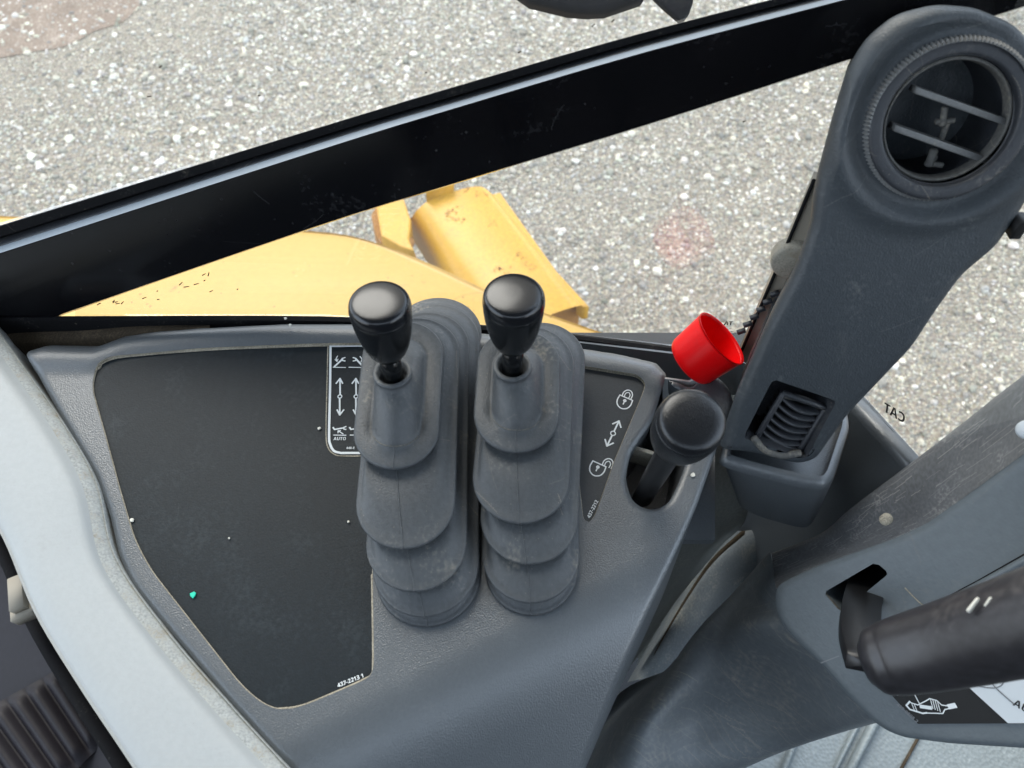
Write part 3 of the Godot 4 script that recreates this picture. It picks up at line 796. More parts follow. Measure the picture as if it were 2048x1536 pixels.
# ------------------------------------------------------------------ white trim at the left, and what lies under it
func build_white_trim() -> void:
	var t := thing("white_trim_panel", "curved off-white plastic trim panel left of the console", "trim panel", Vector3(-0.3073, 1.8823, -0.2189))
	var left := [Vector3(-0.4717, 1.9865, -0.4326), Vector3(-0.4272, 1.9714, -0.3458), Vector3(-0.3864, 1.9621, -0.292), Vector3(-0.354, 1.9559, -0.2567), Vector3(-0.329, 1.9514, -0.2307), Vector3(-0.2952, 1.9434, -0.185), Vector3(-0.2566, 1.9362, -0.1433), Vector3(-0.2158, 1.929, -0.1023), Vector3(-0.1815, 1.9228, -0.0666)]
	var right := [Vector3(-0.4215, 1.9755, -0.4275), Vector3(-0.3895, 1.9698, -0.3948), Vector3(-0.3573, 1.9638, -0.3604), Vector3(-0.3201, 1.9568, -0.3202), Vector3(-0.285, 1.9491, -0.2762), Vector3(-0.2591, 1.9402, -0.225), Vector3(-0.2151, 1.9321, -0.1784), Vector3(-0.17, 1.9251, -0.1381), Vector3(-0.1268, 1.9187, -0.1014)]
	var rows := []
	var dirt := []
	for i in left.size():
		var a: Vector3 = left[i]
		var b: Vector3 = right[i]
		var e := (b - a).normalized()
		rows.append([a - KN * 0.1, a - KN * 0.012, a - KN * 0.003 + e * 0.002, a + e * 0.008 + KN * 0.001, a.lerp(b, 0.3) + KN * 0.003, a.lerp(b, 0.55) + KN * 0.004, a.lerp(b, 0.78) + KN * 0.004, b - e * 0.008])
		dirt.append([b - e * 0.008, b - e * 0.004 - KN * 0.0015, b - e * 0.0012 - KN * 0.005, b - KN * 0.012, b - KN * 0.1])
	part("panel", loft(rows, 4, 6), M["white trim"], t)
	part("grimy_edge", loft(dirt, 4, 6), M["trim dirt"], t, "brown grime along the edge beside the console")
	var c := thing("trim_clip", "small beige clip on the left edge of the white trim", "clip", Vector3(-0.3229, 1.921, -0.2077))
	part("clip", box(Vector3(-0.3156, 1.9321, -0.2018), Basis(Vector3(0.42, 0, 0.9).normalized(), KN, Vector3(0.42, 0, 0.9).normalized().cross(KN)), Vector3(0.024, 0.008, 0.009), 0.001), M["clip beige"], c)
	part("foot", box(Vector3(-0.311, 1.9243, -0.1918), Basis(Vector3(0.42, 0, 0.9).normalized(), KN, Vector3(0.42, 0, 0.9).normalized().cross(KN)), Vector3(0.008, 0.01, 0.014), 0.001), M["clip beige"], c)
	# dark vinyl gaiter with ribs at the lower left
	var g := thing("ribbed_cover", "dark ribbed vinyl cover at the lower left corner", "cover", Vector3(-0.3499, 1.7977, -0.1409))
	var base := [
		[Vector3(-0.4962, 1.895, -0.2919), Vector3(-0.4198, 1.8944, -0.288), Vector3(-0.3763, 1.8911, -0.269), Vector3(-0.3329, 1.8829, -0.2223), Vector3(-0.2845, 1.8743, -0.1729), Vector3(-0.2304, 1.864, -0.1135), Vector3(-0.182, 1.8548, -0.0604)],
		[Vector3(-0.4847, 1.8838, -0.2565), Vector3(-0.4175, 1.8832, -0.2529), Vector3(-0.3751, 1.88, -0.2349), Vector3(-0.3393, 1.8741, -0.2005), Vector3(-0.2996, 1.8668, -0.1589), Vector3(-0.2504, 1.8581, -0.109), Vector3(-0.2039, 1.8489, -0.0559)],
		[Vector3(-0.4752, 1.8604, -0.2094), Vector3(-0.4226, 1.861, -0.2129), Vector3(-0.3855, 1.8586, -0.1992), Vector3(-0.3567, 1.8546, -0.176), Vector3(-0.3228, 1.8491, -0.1445), Vector3(-0.277, 1.8414, -0.1005), Vector3(-0.2288, 1.8322, -0.0472)],
		[Vector3(-0.4572, 1.827, -0.134), Vector3(-0.4424, 1.828, -0.1402), Vector3(-0.4112, 1.828, -0.1402), Vector3(-0.3812, 1.827, -0.134), Vector3(-0.3477, 1.8238, -0.1159), Vector3(-0.302, 1.8168, -0.0758), Vector3(-0.257, 1.8086, -0.0284)]]
	part("cover", loft(base, 4, 4), M["dark vinyl"], g)
	var pad := []
	for k in 85:
		var v := k / 84.0
		var a := Vector3(-0.3078, 1.8746, -0.1745).lerp(Vector3(-0.3799, 1.867, -0.1307), v)
		var b := Vector3(-0.2659, 1.8649, -0.1306).lerp(Vector3(-0.3147, 1.8554, -0.076), v)
		var line := []
		for q in 25:
			var u := q / 24.0
			var fade := smoothstep(0.0, 0.16, u) * smoothstep(1.0, 0.88, u)
			line.append(a.lerp(b, u) + KN * (-0.004 + 0.0055 * fade * absf(sin(v * PI * 7.0))))
		pad.append(line)
	part("ribbed_pad", grid_mesh(pad), M["dark vinyl"], g)
	part("seal_strip", tube(smooth_line([Vector3(-0.3901, 1.9128, -0.2775), Vector3(-0.3533, 1.9066, -0.2414), Vector3(-0.3206, 1.899, -0.1979), Vector3(-0.2792, 1.891, -0.1523), Vector3(-0.2372, 1.8835, -0.1089), Vector3(-0.2042, 1.8768, -0.0705)], 5), 0.005, 0.005, 10), M["black rubber"], g)

# ------------------------------------------------------------------ side console
var outer: Array
var recess_a: Array
var recess_b: Array
var slot: Array

func build_console() -> void:
	var c := thing("side_console", "grey textured plastic side console carrying the levers", "console", on_k(Vector2(-0.05, 0.25), -0.2))
	outer = resampled(rounded([Vector2(-0.3727, 0.393), Vector2(-0.356, 0.3993), Vector2(-0.3176, 0.3984), Vector2(-0.2989, 0.4074), Vector2(-0.2786, 0.4111), Vector2(-0.2409, 0.4147), Vector2(-0.1796, 0.4184), Vector2(-0.1254, 0.4184), Vector2(-0.075, 0.4166), Vector2(-0.0304, 0.4111), Vector2(0.0138, 0.4047), Vector2(0.0517, 0.3966), Vector2(0.0818, 0.3912), Vector2(0.1106, 0.3833), Vector2(0.1159, 0.3763), Vector2(0.114, 0.3635), Vector2(0.1322, 0.3551), Vector2(0.1408, 0.3652), Vector2(0.1454, 0.3669), Vector2(0.1529, 0.3669), Vector2(0.1609, 0.3551), Vector2(0.1615, 0.3435), Vector2(0.1475, 0.314), Vector2(0.1259, 0.2656), Vector2(0.1073, 0.2314), Vector2(0.0892, 0.199), Vector2(0.0695, 0.1604), Vector2(0.0473, 0.1126), Vector2(0.0314, 0.0669), Vector2(-0.0993, 0.0635), Vector2(-0.1262, 0.1035), Vector2(-0.1712, 0.1424), Vector2(-0.2173, 0.1845), Vector2(-0.2457, 0.2114), Vector2(-0.259, 0.2311), Vector2(-0.2718, 0.2585), Vector2(-0.2886, 0.2867), Vector2(-0.3247, 0.3314)], 0.006, 4), 0.006)
	recess_a = resampled(rounded([Vector2(-0.3096, 0.3564), Vector2(-0.3109, 0.3755), Vector2(-0.3003, 0.3824), Vector2(-0.2359, 0.3895), Vector2(-0.1759, 0.3926), Vector2(-0.14, 0.3939), Vector2(-0.1002, 0.3939), Vector2(-0.0928, 0.3044), Vector2(-0.0911, 0.2245), Vector2(-0.0845, 0.1595), Vector2(-0.088, 0.1543), Vector2(-0.127, 0.1382), Vector2(-0.1403, 0.1368), Vector2(-0.1514, 0.141), Vector2(-0.1651, 0.1509), Vector2(-0.2357, 0.2212), Vector2(-0.2508, 0.2412), Vector2(-0.2683, 0.2746), Vector2(-0.2879, 0.314)], 0.010, 5), 0.006)
	recess_b = resampled(rounded([Vector2(0.0396, 0.3763), Vector2(0.0931, 0.3661), Vector2(0.0988, 0.3593), Vector2(0.095, 0.3493), Vector2(0.072, 0.2987), Vector2(0.0559, 0.2578), Vector2(0.0517, 0.2529), Vector2(0.0478, 0.2557), Vector2(0.0462, 0.2837), Vector2(0.0417, 0.3298)], 0.004, 5), 0.005)
	slot = resampled(rounded([Vector2(0.1152, 0.369), Vector2(0.1014, 0.3298), Vector2(0.0837, 0.3055), Vector2(0.0784, 0.2845), Vector2(0.0823, 0.2678), Vector2(0.094, 0.2621), Vector2(0.106, 0.2663), Vector2(0.1124, 0.2764), Vector2(0.1213, 0.2949), Vector2(0.1375, 0.3564), Vector2(0.1317, 0.3501), Vector2(0.1163, 0.3576)], 0.006, 4), 0.004)
	part("shell", sheet(outer, [recess_a, recess_b, slot], 0.0024, console_point), M["console plastic"], c)
	# edges that turn down, recess walls, slot walls
	var st := new_st()
	skirt(st, outer, -0.004, -0.14, 0.002)
	part("shell_side", done(st), M["console plastic"], c)
	st = new_st()
	skirt(st, recess_a, 0.0, -0.0022, 0.0)
	skirt(st, recess_b, 0.0, -0.0022, 0.0)
	part("recess_edge", done(st), M["dust"], c, "pale dust packed along the edge of the sunk decals")
	st = new_st()
	skirt(st, slot, -0.002, -0.085, 0.0)
	part("slot_wall", done(st), M["console plastic"], c)
	# decals lying in the recesses
	part("large_decal", sheet(inset2(recess_a, -0.001), [], 0.006, func(p, _d): return on_k(p, console_height(p) - 0.0018)), M["decal black"], c, "large blank black decal with worn surface")
	part("lock_decal", sheet(inset2(recess_b, -0.001), [], 0.006, func(p, _d): return on_k(p, console_height(p) - 0.0016)), M["decal grey"], c, "narrow black decal with padlock symbols")
	var edge := []
	for q in recess_a + [recess_a[0]]:
		edge.append(on_k(q, console_height(q) - 0.0012))
	part("dust_line", tube(edge, 0.0006, 0.0006, 6), M["dust"], c)
	part("dust_line", tube(smooth_line([Vector3(-0.0908, 1.931, -0.2153), Vector3(-0.0851, 1.921, -0.1576), Vector3(-0.0883, 1.9202, -0.153), Vector3(-0.1102, 1.9185, -0.1435), Vector3(-0.1275, 1.9174, -0.1371), Vector3(-0.1417, 1.9171, -0.1355)], 5), 0.0011, 0.0009, 6), M["dust"], c)
	part("dust_line", tube(smooth_line([Vector3(-0.3094, 1.9575, -0.3676), Vector3(-0.3006, 1.9592, -0.377), Vector3(-0.2364, 1.9604, -0.3839), Vector3(-0.1762, 1.9609, -0.387), Vector3(-0.1403, 1.9611, -0.3883)], 5), 0.0011, 0.0011, 6), M["dust"], c)
	edge = []
	for q in recess_b + [recess_b[0]]:
		edge.append(on_k(q, console_height(q) - 0.0012))
	part("dust_line", tube(edge, 0.0004, 0.0004, 6), M["dust"], c)
	# dust caught round the small sticker
	st = new_st()
	stroke(st, smooth_line([Vector3(-0.14, 1.9611, -0.3884), Vector3(-0.1356, 1.953, -0.3419), Vector3(-0.1327, 1.9481, -0.3141), Vector3(-0.1302, 1.9465, -0.3046), Vector3(-0.1254, 1.9456, -0.2996), Vector3(-0.1175, 1.9454, -0.2981), Vector3(-0.0929, 1.9454, -0.2985)], 4), 0.0009, KN, 0.0)
	part("sticker_dust", st.commit(), M["dust"], c)
	print_symbols(c)
	# wall at the head of the slot and the gap behind it
	part("slot_end_wall", plate([Vector3(0.1115, 1.9583, -0.3578), Vector3(0.1319, 1.9567, -0.3487), Vector3(0.1399, 1.9603, -0.3576), Vector3(0.1453, 1.9252, -0.3487), Vector3(0.1155, 1.9252, -0.3487)], Vector3(0, 0.2, 1), 0.002, 0.0), M["white trim"], c, "pale edge of the slot")

func console_point(p: Vector2, d: float) -> Vector3:
	var h := console_height(p)
	# rounded rim along the window and all outer edges
	var e := 1e9
	var window_side := false
	if p.y > 0.3:
		e = rim_distance(p)
		window_side = true
	if window_side and e < 0.034:
		var t := e / 0.034
		h += 0.0045 * sin(t * PI) * (1.0 - t) * 1.6 - 0.010 * pow(1.0 - minf(1.0, t * 1.35), 2.2)
	if d < 0.003:
		var k := (0.003 - maxf(d, 0.0)) / 0.003
		h -= 0.002 * k * k if not near_recess(p) else 0.0
	return on_k(p, h)

var rim: Array
func rim_distance(p: Vector2) -> float:
	if rim.is_empty():
		rim = [Vector2(-0.3783, 0.3975), Vector2(-0.3727, 0.393), Vector2(-0.356, 0.3993), Vector2(-0.3176, 0.3984), Vector2(-0.2989, 0.4074), Vector2(-0.2786, 0.4111), Vector2(-0.2409, 0.4147), Vector2(-0.1796, 0.4184), Vector2(-0.1254, 0.4184), Vector2(-0.075, 0.4166), Vector2(-0.0304, 0.4111), Vector2(0.0138, 0.4047), Vector2(0.0517, 0.3966), Vector2(0.0818, 0.3912), Vector2(0.1106, 0.3833), Vector2(0.1159, 0.3763)]
	var d := 1e9
	for i in rim.size() - 1:
		d = minf(d, p.distance_squared_to(Geometry2D.get_closest_point_to_segment(p, rim[i], rim[i + 1])))
	return sqrt(d)

func near_recess(p: Vector2) -> bool:
	return absf(poly_sd(p, PackedVector2Array(recess_a))) < 0.0035 or absf(poly_sd(p, PackedVector2Array(recess_b))) < 0.0035

func skirt(st: SurfaceTool, p: Array, n0: float, n1: float, r: float) -> void:
	var rows := [[], [], []]
	for q in p:
		var top := console_point(q, 0.0)
		rows[0].append(top)
		rows[1].append(top + KN * minf(n0, -0.0002))
		rows[2].append(top + KN * n1 if r == 0.0 else Vector3(top.x, top.y + n1, top.z))
	grid_mesh(rows, true, false, st)

func print_symbols(c: Node3D) -> void:
	var n := -0.0013
	var st := new_st()
	# frame of the small sticker
	stroke(st, [Vector3(-0.1003, 1.9612, -0.3878), Vector3(-0.1375, 1.9611, -0.3873)], 0.0017, KN)
	stroke(st, smooth_line([Vector3(-0.138, 1.9612, -0.3882), Vector3(-0.134, 1.9546, -0.3499), Vector3(-0.1306, 1.9485, -0.3148), Vector3(-0.129, 1.9471, -0.3071), Vector3(-0.1256, 1.9462, -0.3018), Vector3(-0.1205, 1.9459, -0.3003)], 4) + [Vector3(-0.093, 1.9459, -0.3003)], 0.0017, KN)
	# arms being lowered
	for k in 2:
		var o := Vector3(0.0118, 0, 0) * k
		stroke(st, [Vector3(-0.1339, 1.9579, -0.369) + o, Vector3(-0.1245, 1.9578, -0.3688) + o], 0.0007, KN)
		if k == 0:
			stroke(st, [Vector3(-0.1329, 1.958, -0.3696), Vector3(-0.1276, 1.9591, -0.376)], 0.0014, KN)
			stroke(st, [Vector3(-0.1255, 1.9588, -0.3743), Vector3(-0.1274, 1.9589, -0.3747), Vector3(-0.128, 1.9592, -0.3765), Vector3(-0.1258, 1.9593, -0.3773)], 0.0009, KN)
			stroke(st, [Vector3(-0.1316, 1.9596, -0.3786), Vector3(-0.1325, 1.9592, -0.3765), Vector3(-0.1315, 1.9588, -0.3743)], 0.0007, KN)
			stroke(st, [Vector3(-0.1332, 1.959, -0.3756), Vector3(-0.1315, 1.9587, -0.3739), Vector3(-0.131, 1.9591, -0.376)], 0.0007, KN)
		else:
			stroke(st, [Vector3(-0.1115, 1.958, -0.3696), Vector3(-0.1174, 1.9591, -0.376)], 0.0014, KN)
			stroke(st, [Vector3(-0.1195, 1.9588, -0.3743), Vector3(-0.1177, 1.9589, -0.3747), Vector3(-0.1175, 1.9592, -0.3765), Vector3(-0.1198, 1.9593, -0.3773)], 0.0009, KN)
			stroke(st, [Vector3(-0.1146, 1.9595, -0.3782), Vector3(-0.1129, 1.9591, -0.376), Vector3(-0.1134, 1.9587, -0.3735)], 0.0007, KN)
		# double arrows with a ring at the middle
		var a := Vector3(-0.1277, 1.9562, -0.3595) + o
		var b := Vector3(-0.1246, 1.951, -0.3297) + o
		var m := (a + b) / 2
		stroke(st, [a, m + KE * 0.0016], 0.0012, KN)
		stroke(st, [m - KE * 0.0016, b], 0.0012, KN)
		ring_stroke(st, m, 0.0014, 0.0008)
		stroke(st, [a - KE * 0.0042 + Vector3(-0.0024, 0, 0), a, a - KE * 0.0042 + Vector3(0.0024, 0, 0)], 0.0011, KN, 0.00004)
		stroke(st, [b + KE * 0.0042 + Vector3(-0.0024, 0, 0), b, b + KE * 0.0042 + Vector3(0.0024, 0, 0)], 0.0011, KN, 0.00004)
		# arm folded up, with a line under it
		stroke(st, [Vector3(-0.1283, 1.9493, -0.3199) + o, Vector3(-0.1271, 1.9491, -0.3183) + o, Vector3(-0.1208, 1.9493, -0.3195) + o], 0.0011, KN)
		stroke(st, [Vector3(-0.1189, 1.9491, -0.3183) + o, Vector3(-0.1203, 1.9491, -0.3185) + o, Vector3(-0.1208, 1.9493, -0.3199) + o, Vector3(-0.1191, 1.9495, -0.3206) + o], 0.0009, KN)
		stroke(st, [Vector3(-0.1206, 1.9485, -0.3148) + o, Vector3(-0.1241, 1.9489, -0.3171) + o], 0.0007, KN)
		stroke(st, [Vector3(-0.1243, 1.9486, -0.3156) + o, Vector3(-0.1245, 1.9489, -0.3173) + o, Vector3(-0.1227, 1.9489, -0.3173) + o], 0.0007, KN)
		stroke(st, [Vector3(-0.1273, 1.9483, -0.314) + o, Vector3(-0.1184, 1.9483, -0.3138) + o], 0.0007, KN)
	part("sticker_print", st.commit(), M["print white"], c)
	text("AUTO", Vector3(-0.1225, 1.9479, -0.3111), Vector3(1, 0, 0), KN, 0.0024, M["print white"], c)
	text("AUTO", Vector3(-0.1078, 1.9479, -0.3111), Vector3(1, 0, 0), KN, 0.0024, M["print white"], c)
	text("448-E", Vector3(-0.1142, 1.9467, -0.304), Vector3(1, 0, 0), KN, 0.0017, M["print white"], c)
	text("437-2213 1", Vector3(-0.0985, 1.9202, -0.1515), Vector3(-0.0915, 1.9206, -0.1541) - Vector3(-0.1056, 1.9197, -0.1487), KN, 0.0024, M["print white"], c)
	text("437-2212", Vector3(0.0548, 1.9389, -0.2595), Vector3(0.0576, 1.9398, -0.2644) - Vector3(0.052, 1.938, -0.2539), KN, 0.0024, M["print white"], c)
	# padlocks, shut above and open below, with a double arrow between
	st = new_st()
	var up := (Vector3(0.0875, 1.9544, -0.3487) - Vector3(0.0803, 1.9519, -0.3345)).normalized()
	var rt := up.cross(KN).normalized()
	for k in 2:
		var o: Vector3 = Vector3(0.0821, 1.953, -0.3405) if k == 0 else Vector3(0.0596, 1.9441, -0.289)
		var f := func(x, y): return o + rt * x * 0.001 + up * y * 0.001
		stroke(st, smooth_line([f.call(-5, 3.5), f.call(-5.2, -1), f.call(-3.6, -4.6), f.call(0, -6.2), f.call(3.6, -4.6), f.call(5.2, -1), f.call(5, 3.5)], 4) + [f.call(-5, 3.5)], 0.0009, KN)
		var s := 0.0 if k == 0 else 5.4
		stroke(st, smooth_line([f.call(-3.4 + s, 3.8), f.call(-3.4 + s, 7), f.call(-2 + s, 9.4), f.call(0 + s, 10.2), f.call(2 + s, 9.4), f.call(3.4 + s, 7), f.call(3.4 + s, 3.8)], 4), 0.0008, KN, 0.00004)
		stroke(st, smooth_line([f.call(-1.7 + s, 3.8), f.call(-1.7 + s, 6.6), f.call(0 + s, 8.2), f.call(1.7 + s, 6.6), f.call(1.7 + s, 3.8)], 4), 0.0007, KN, 0.00008)
		stroke(st, [f.call(0, 0.6), f.call(0, -2.4)], 0.0009, KN)
		ring_stroke(st, f.call(0, 0.7), 0.0008, 0.0009)
	var a := Vector3(0.0771, 1.9503, -0.3249)
	var b := Vector3(0.0672, 1.9469, -0.3055)
	var d := (b - a).normalized()
	var q: Vector3 = d.cross(KN).normalized()
	var m := (a + b) / 2
	stroke(st, [a, m - d * 0.0018], 0.0012, KN)
	stroke(st, [m + d * 0.0018, b], 0.0012, KN)
	ring_stroke(st, m, 0.0017, 0.0008)
	stroke(st, [a + d * 0.0042 + q * 0.0032, a, a + d * 0.0042 - q * 0.0032], 0.0011, KN, 0.00004)
	stroke(st, [b - d * 0.0042 + q * 0.0032, b, b - d * 0.0042 - q * 0.0032], 0.0011, KN, 0.00004)
	part("padlock_print", st.commit(), M["print white"], c)

func ring_stroke(st: SurfaceTool, at: Vector3, r: float, w: float) -> void:
	var p := []
	for k in 15:
		p.append(at + Vector3(1, 0, 0) * cos(TAU * k / 14) * r + KE * sin(TAU * k / 14) * r)
	stroke(st, p, w, KN, 0.0001)

# ------------------------------------------------------------------ the two booted levers
func stadium(near: Vector2, far: Vector2, hw: float, inset: float, n: float) -> Array:
	var d := (far - near).normalized()
	var s := Vector2(d.y, -d.x)
	var r := hw - inset
	var a := near + d * hw
	var b := far - d * hw
	var out := []
	for k in 33:
		var t := PI * k / 32
		out.append(on_k(b + s * cos(t) * r + d * sin(t) * r, n))
	for i in 6:
		out.append(on_k(b.lerp(a, (i + 1) / 7.0) - s * r, n))
	for k in 33:
		var t := PI * k / 32
		out.append(on_k(a - s * cos(t) * r - d * sin(t) * r, n))
	for i in 6:
		out.append(on_k(a.lerp(b, (i + 1) / 7.0) + s * r, n))
	return out

func circle_for(c: Vector3, axis: Vector3, r: float, like: Array) -> Array:
	# points in the directions of those of another ring
	var out := []
	for p in like:
		var d: Vector3 = p - c
		d = (d - axis * d.dot(axis)).normalized()
		out.append(c + d * r)
	return out

func build_levers() -> void:
	var layers := [
		[[Vector2(-0.0535, 0.1860), Vector2(-0.0580, 0.4340), 0.0328, 0.0030], [Vector2(-0.0545, 0.1900), Vector2(-0.0585, 0.4210), 0.0326, 0.0125], [Vector2(-0.0595, 0.2020), Vector2(-0.0625, 0.4040), 0.0302, 0.0270], [Vector2(-0.0662, 0.2240), Vector2(-0.0670, 0.3890), 0.0296, 0.0420], [Vector2(-0.0733, 0.2700), Vector2(-0.0728, 0.3760), 0.0258, 0.0570]],
		[[Vector2(0.0122, 0.1930), Vector2(0.0148, 0.3950), 0.0288, 0.0030], [Vector2(0.0112, 0.1985), Vector2(0.0165, 0.3950), 0.0298, 0.0125], [Vector2(0.0085, 0.2190), Vector2(0.0235, 0.3950), 0.0298, 0.0270], [Vector2(0.0040, 0.2400), Vector2(0.0135, 0.3820), 0.0296, 0.0420], [Vector2(0.0020, 0.2810), Vector2(0.0055, 0.3700), 0.0262, 0.0570]]]
	var stem := [Vector3(-0.0749, 2.0244, -0.3063), Vector3(0.0003, 2.0253, -0.3113)]
	var tops := [Vector3(-0.0746, 2.0932, -0.305), Vector3(0.0011, 2.0957, -0.308)]
	var text_label := ["black capped control lever left of the pair, in its folded rubber boot", "black capped control lever right of the pair, beside the padlock decal"]
	for k in 2:
		var l: Array = layers[k]
		var o := thing("control_lever", text_label[k], "lever", on_k((l[0][0] + l[0][1]) / 2, 0.0), "booted control levers on the console")
		var rows := []
		rows.append(stadium(l[0][0], l[0][1], l[0][2], -0.0012, -0.001))
		rows.append(stadium(l[0][0], l[0][1], l[0][2], -0.0012, 0.0015))
		for i in 5:
			var n: float = l[i][3]
			if i > 0:
				rows.append(stadium(l[i][0], l[i][1], l[i][2], 0.0085, n - 0.0100))
				rows.append(stadium(l[i][0], l[i][1], l[i][2], 0.0072, n - 0.0080))
				rows.append(stadium(l[i][0], l[i][1], l[i][2], 0.0014, n - 0.0036))
				rows.append(stadium(l[i][0], l[i][1], l[i][2], -0.0010, n - 0.0030))
			rows.append(stadium(l[i][0], l[i][1], l[i][2], -0.0014, n - 0.0014))
			rows.append(stadium(l[i][0], l[i][1], l[i][2], -0.0004, n - 0.0001))
			rows.append(stadium(l[i][0], l[i][1], l[i][2], 0.0010, n - 0.0001))
			if i < 4:
				# slope up to the next fold, slightly bulged
				var m: Array = l[i + 1]
				for t in [0.12, 0.35, 0.65, 0.88]:
					var a := stadium(l[i][0], l[i][1], l[i][2], 0.0020, n - 0.0008)
					var b := stadium(m[0], m[1], m[2], 0.0085, m[3] - 0.0104)
					var r := []
					for j in a.size():
						r.append(a[j].lerp(b[j], t) + KN * (0.0050 * sin(t * PI)))
					rows.append(r)
		# top: plateau, raised neck, collar round the stem
		var p: Array = l[4]
		var d: Vector2 = (p[1] - p[0]).normalized()
		var axis: Vector3 = (tops[k] - stem[k]).normalized()
		rows.append(stadium(p[0], p[1], p[2], 0.003, 0.0577))
		rows.append(stadium(p[0] + d * 0.010, p[1] - d * 0.010, p[2] - 0.008, 0.0, 0.0572))
		var base := stadium(p[0] + d * 0.012, p[1] - d * 0.012, p[2] - 0.0100, 0.0, 0.0575)
		for q in base.size():
			var t := (q - 39) / 32.0
			var side := pow(absf(cos(PI * t)), 1.5) if q >= 39 and q < 72 else 0.8
			base[q] += KN * (0.0032 - 0.0050 * side)
		rows.append(base)
		var neck := circle_for(stem[k] - axis * 0.002, axis, 0.0125, base)
		for t in [0.12, 0.45, 0.8]:
			var r := []
			for j in base.size():
				var q: Vector3 = base[j].lerp(neck[j], t)
				r.append(q + KN * 0.003 * sin(t * PI))
			rows.append(r)
		rows.append(neck)
		rows.append(circle_for(stem[k] + axis * 0.0002, axis, 0.0112, base))
		rows.append(circle_for(stem[k] + axis * 0.0010, axis, 0.0112, base))
		rows.append(circle_for(stem[k] + axis * 0.0020, axis, 0.0124, base))
		rows.append(circle_for(stem[k] + axis * 0.0038, axis, 0.0124, base))
		rows.append(circle_for(stem[k] + axis * 0.0046, axis, 0.0112, base))
		rows.append(circle_for(stem[k] + axis * 0.0040, axis, 0.0094, base))
		rows.append(circle_for(stem[k] - axis * 0.004, axis, 0.0088, base))
		rows.append(circle_for(stem[k] - axis * 0.006, axis, 0.001, base))
		var boot := part("boot", grid_mesh(rows, true), M["boot rubber"], o)
		# moulding seam that runs down the near end of the boot
		var seam := []
		for r in rows.slice(2, rows.size() - 12):
			seam.append(r[33 + 6 + 16] + KN * 0.0001)
		part("seam", tube(seam, 0.00035, 0.00035, 6), M["boot rubber"], boot)
		# dust caught in the grooves beside the neck
		for g in 2:
			var line := []
			for q in range(5, 19):
				line.append(base[33 + 6 + q] if g == 0 else base[33 + 6 + 32 - q])
			part("dust_line", tube(line, 0.0007, 0.0004, 6, 0.6), M["boot dust"], boot)
		var len: float = (tops[k] - stem[k]).length()
		part("stem", lathe(stem[k] - axis * 0.01, axis, [Vector2(0.0001, 0), Vector2(0.0066, 0), Vector2(0.0066, len - 0.032), Vector2(0.0001, len - 0.032)], 24), M["knob plastic"], o)
		var body := part("knob", lathe(tops[k], axis, [Vector2(0.0172, -0.0085), Vector2(0.0176, -0.0090), Vector2(0.0176, -0.012), Vector2(0.0171, -0.018), Vector2(0.0160, -0.026), Vector2(0.0144, -0.034), Vector2(0.0122, -0.041), Vector2(0.0100, -0.0452), Vector2(0.0086, -0.0472), Vector2(0.006, -0.048)], 64, 3), M["knob plastic"], o)
		part("cap", lathe(tops[k], axis, [Vector2(0.0001, 0.0010), Vector2(0.006, 0.0009), Vector2(0.011, 0.0004), Vector2(0.0145, -0.0003), Vector2(0.0162, -0.0012), Vector2(0.0172, -0.0026), Vector2(0.01765, -0.0045), Vector2(0.0179, -0.0068), Vector2(0.0178, -0.0083), Vector2(0.0170, -0.0087)], 64, 3), M["knob cap"], body)

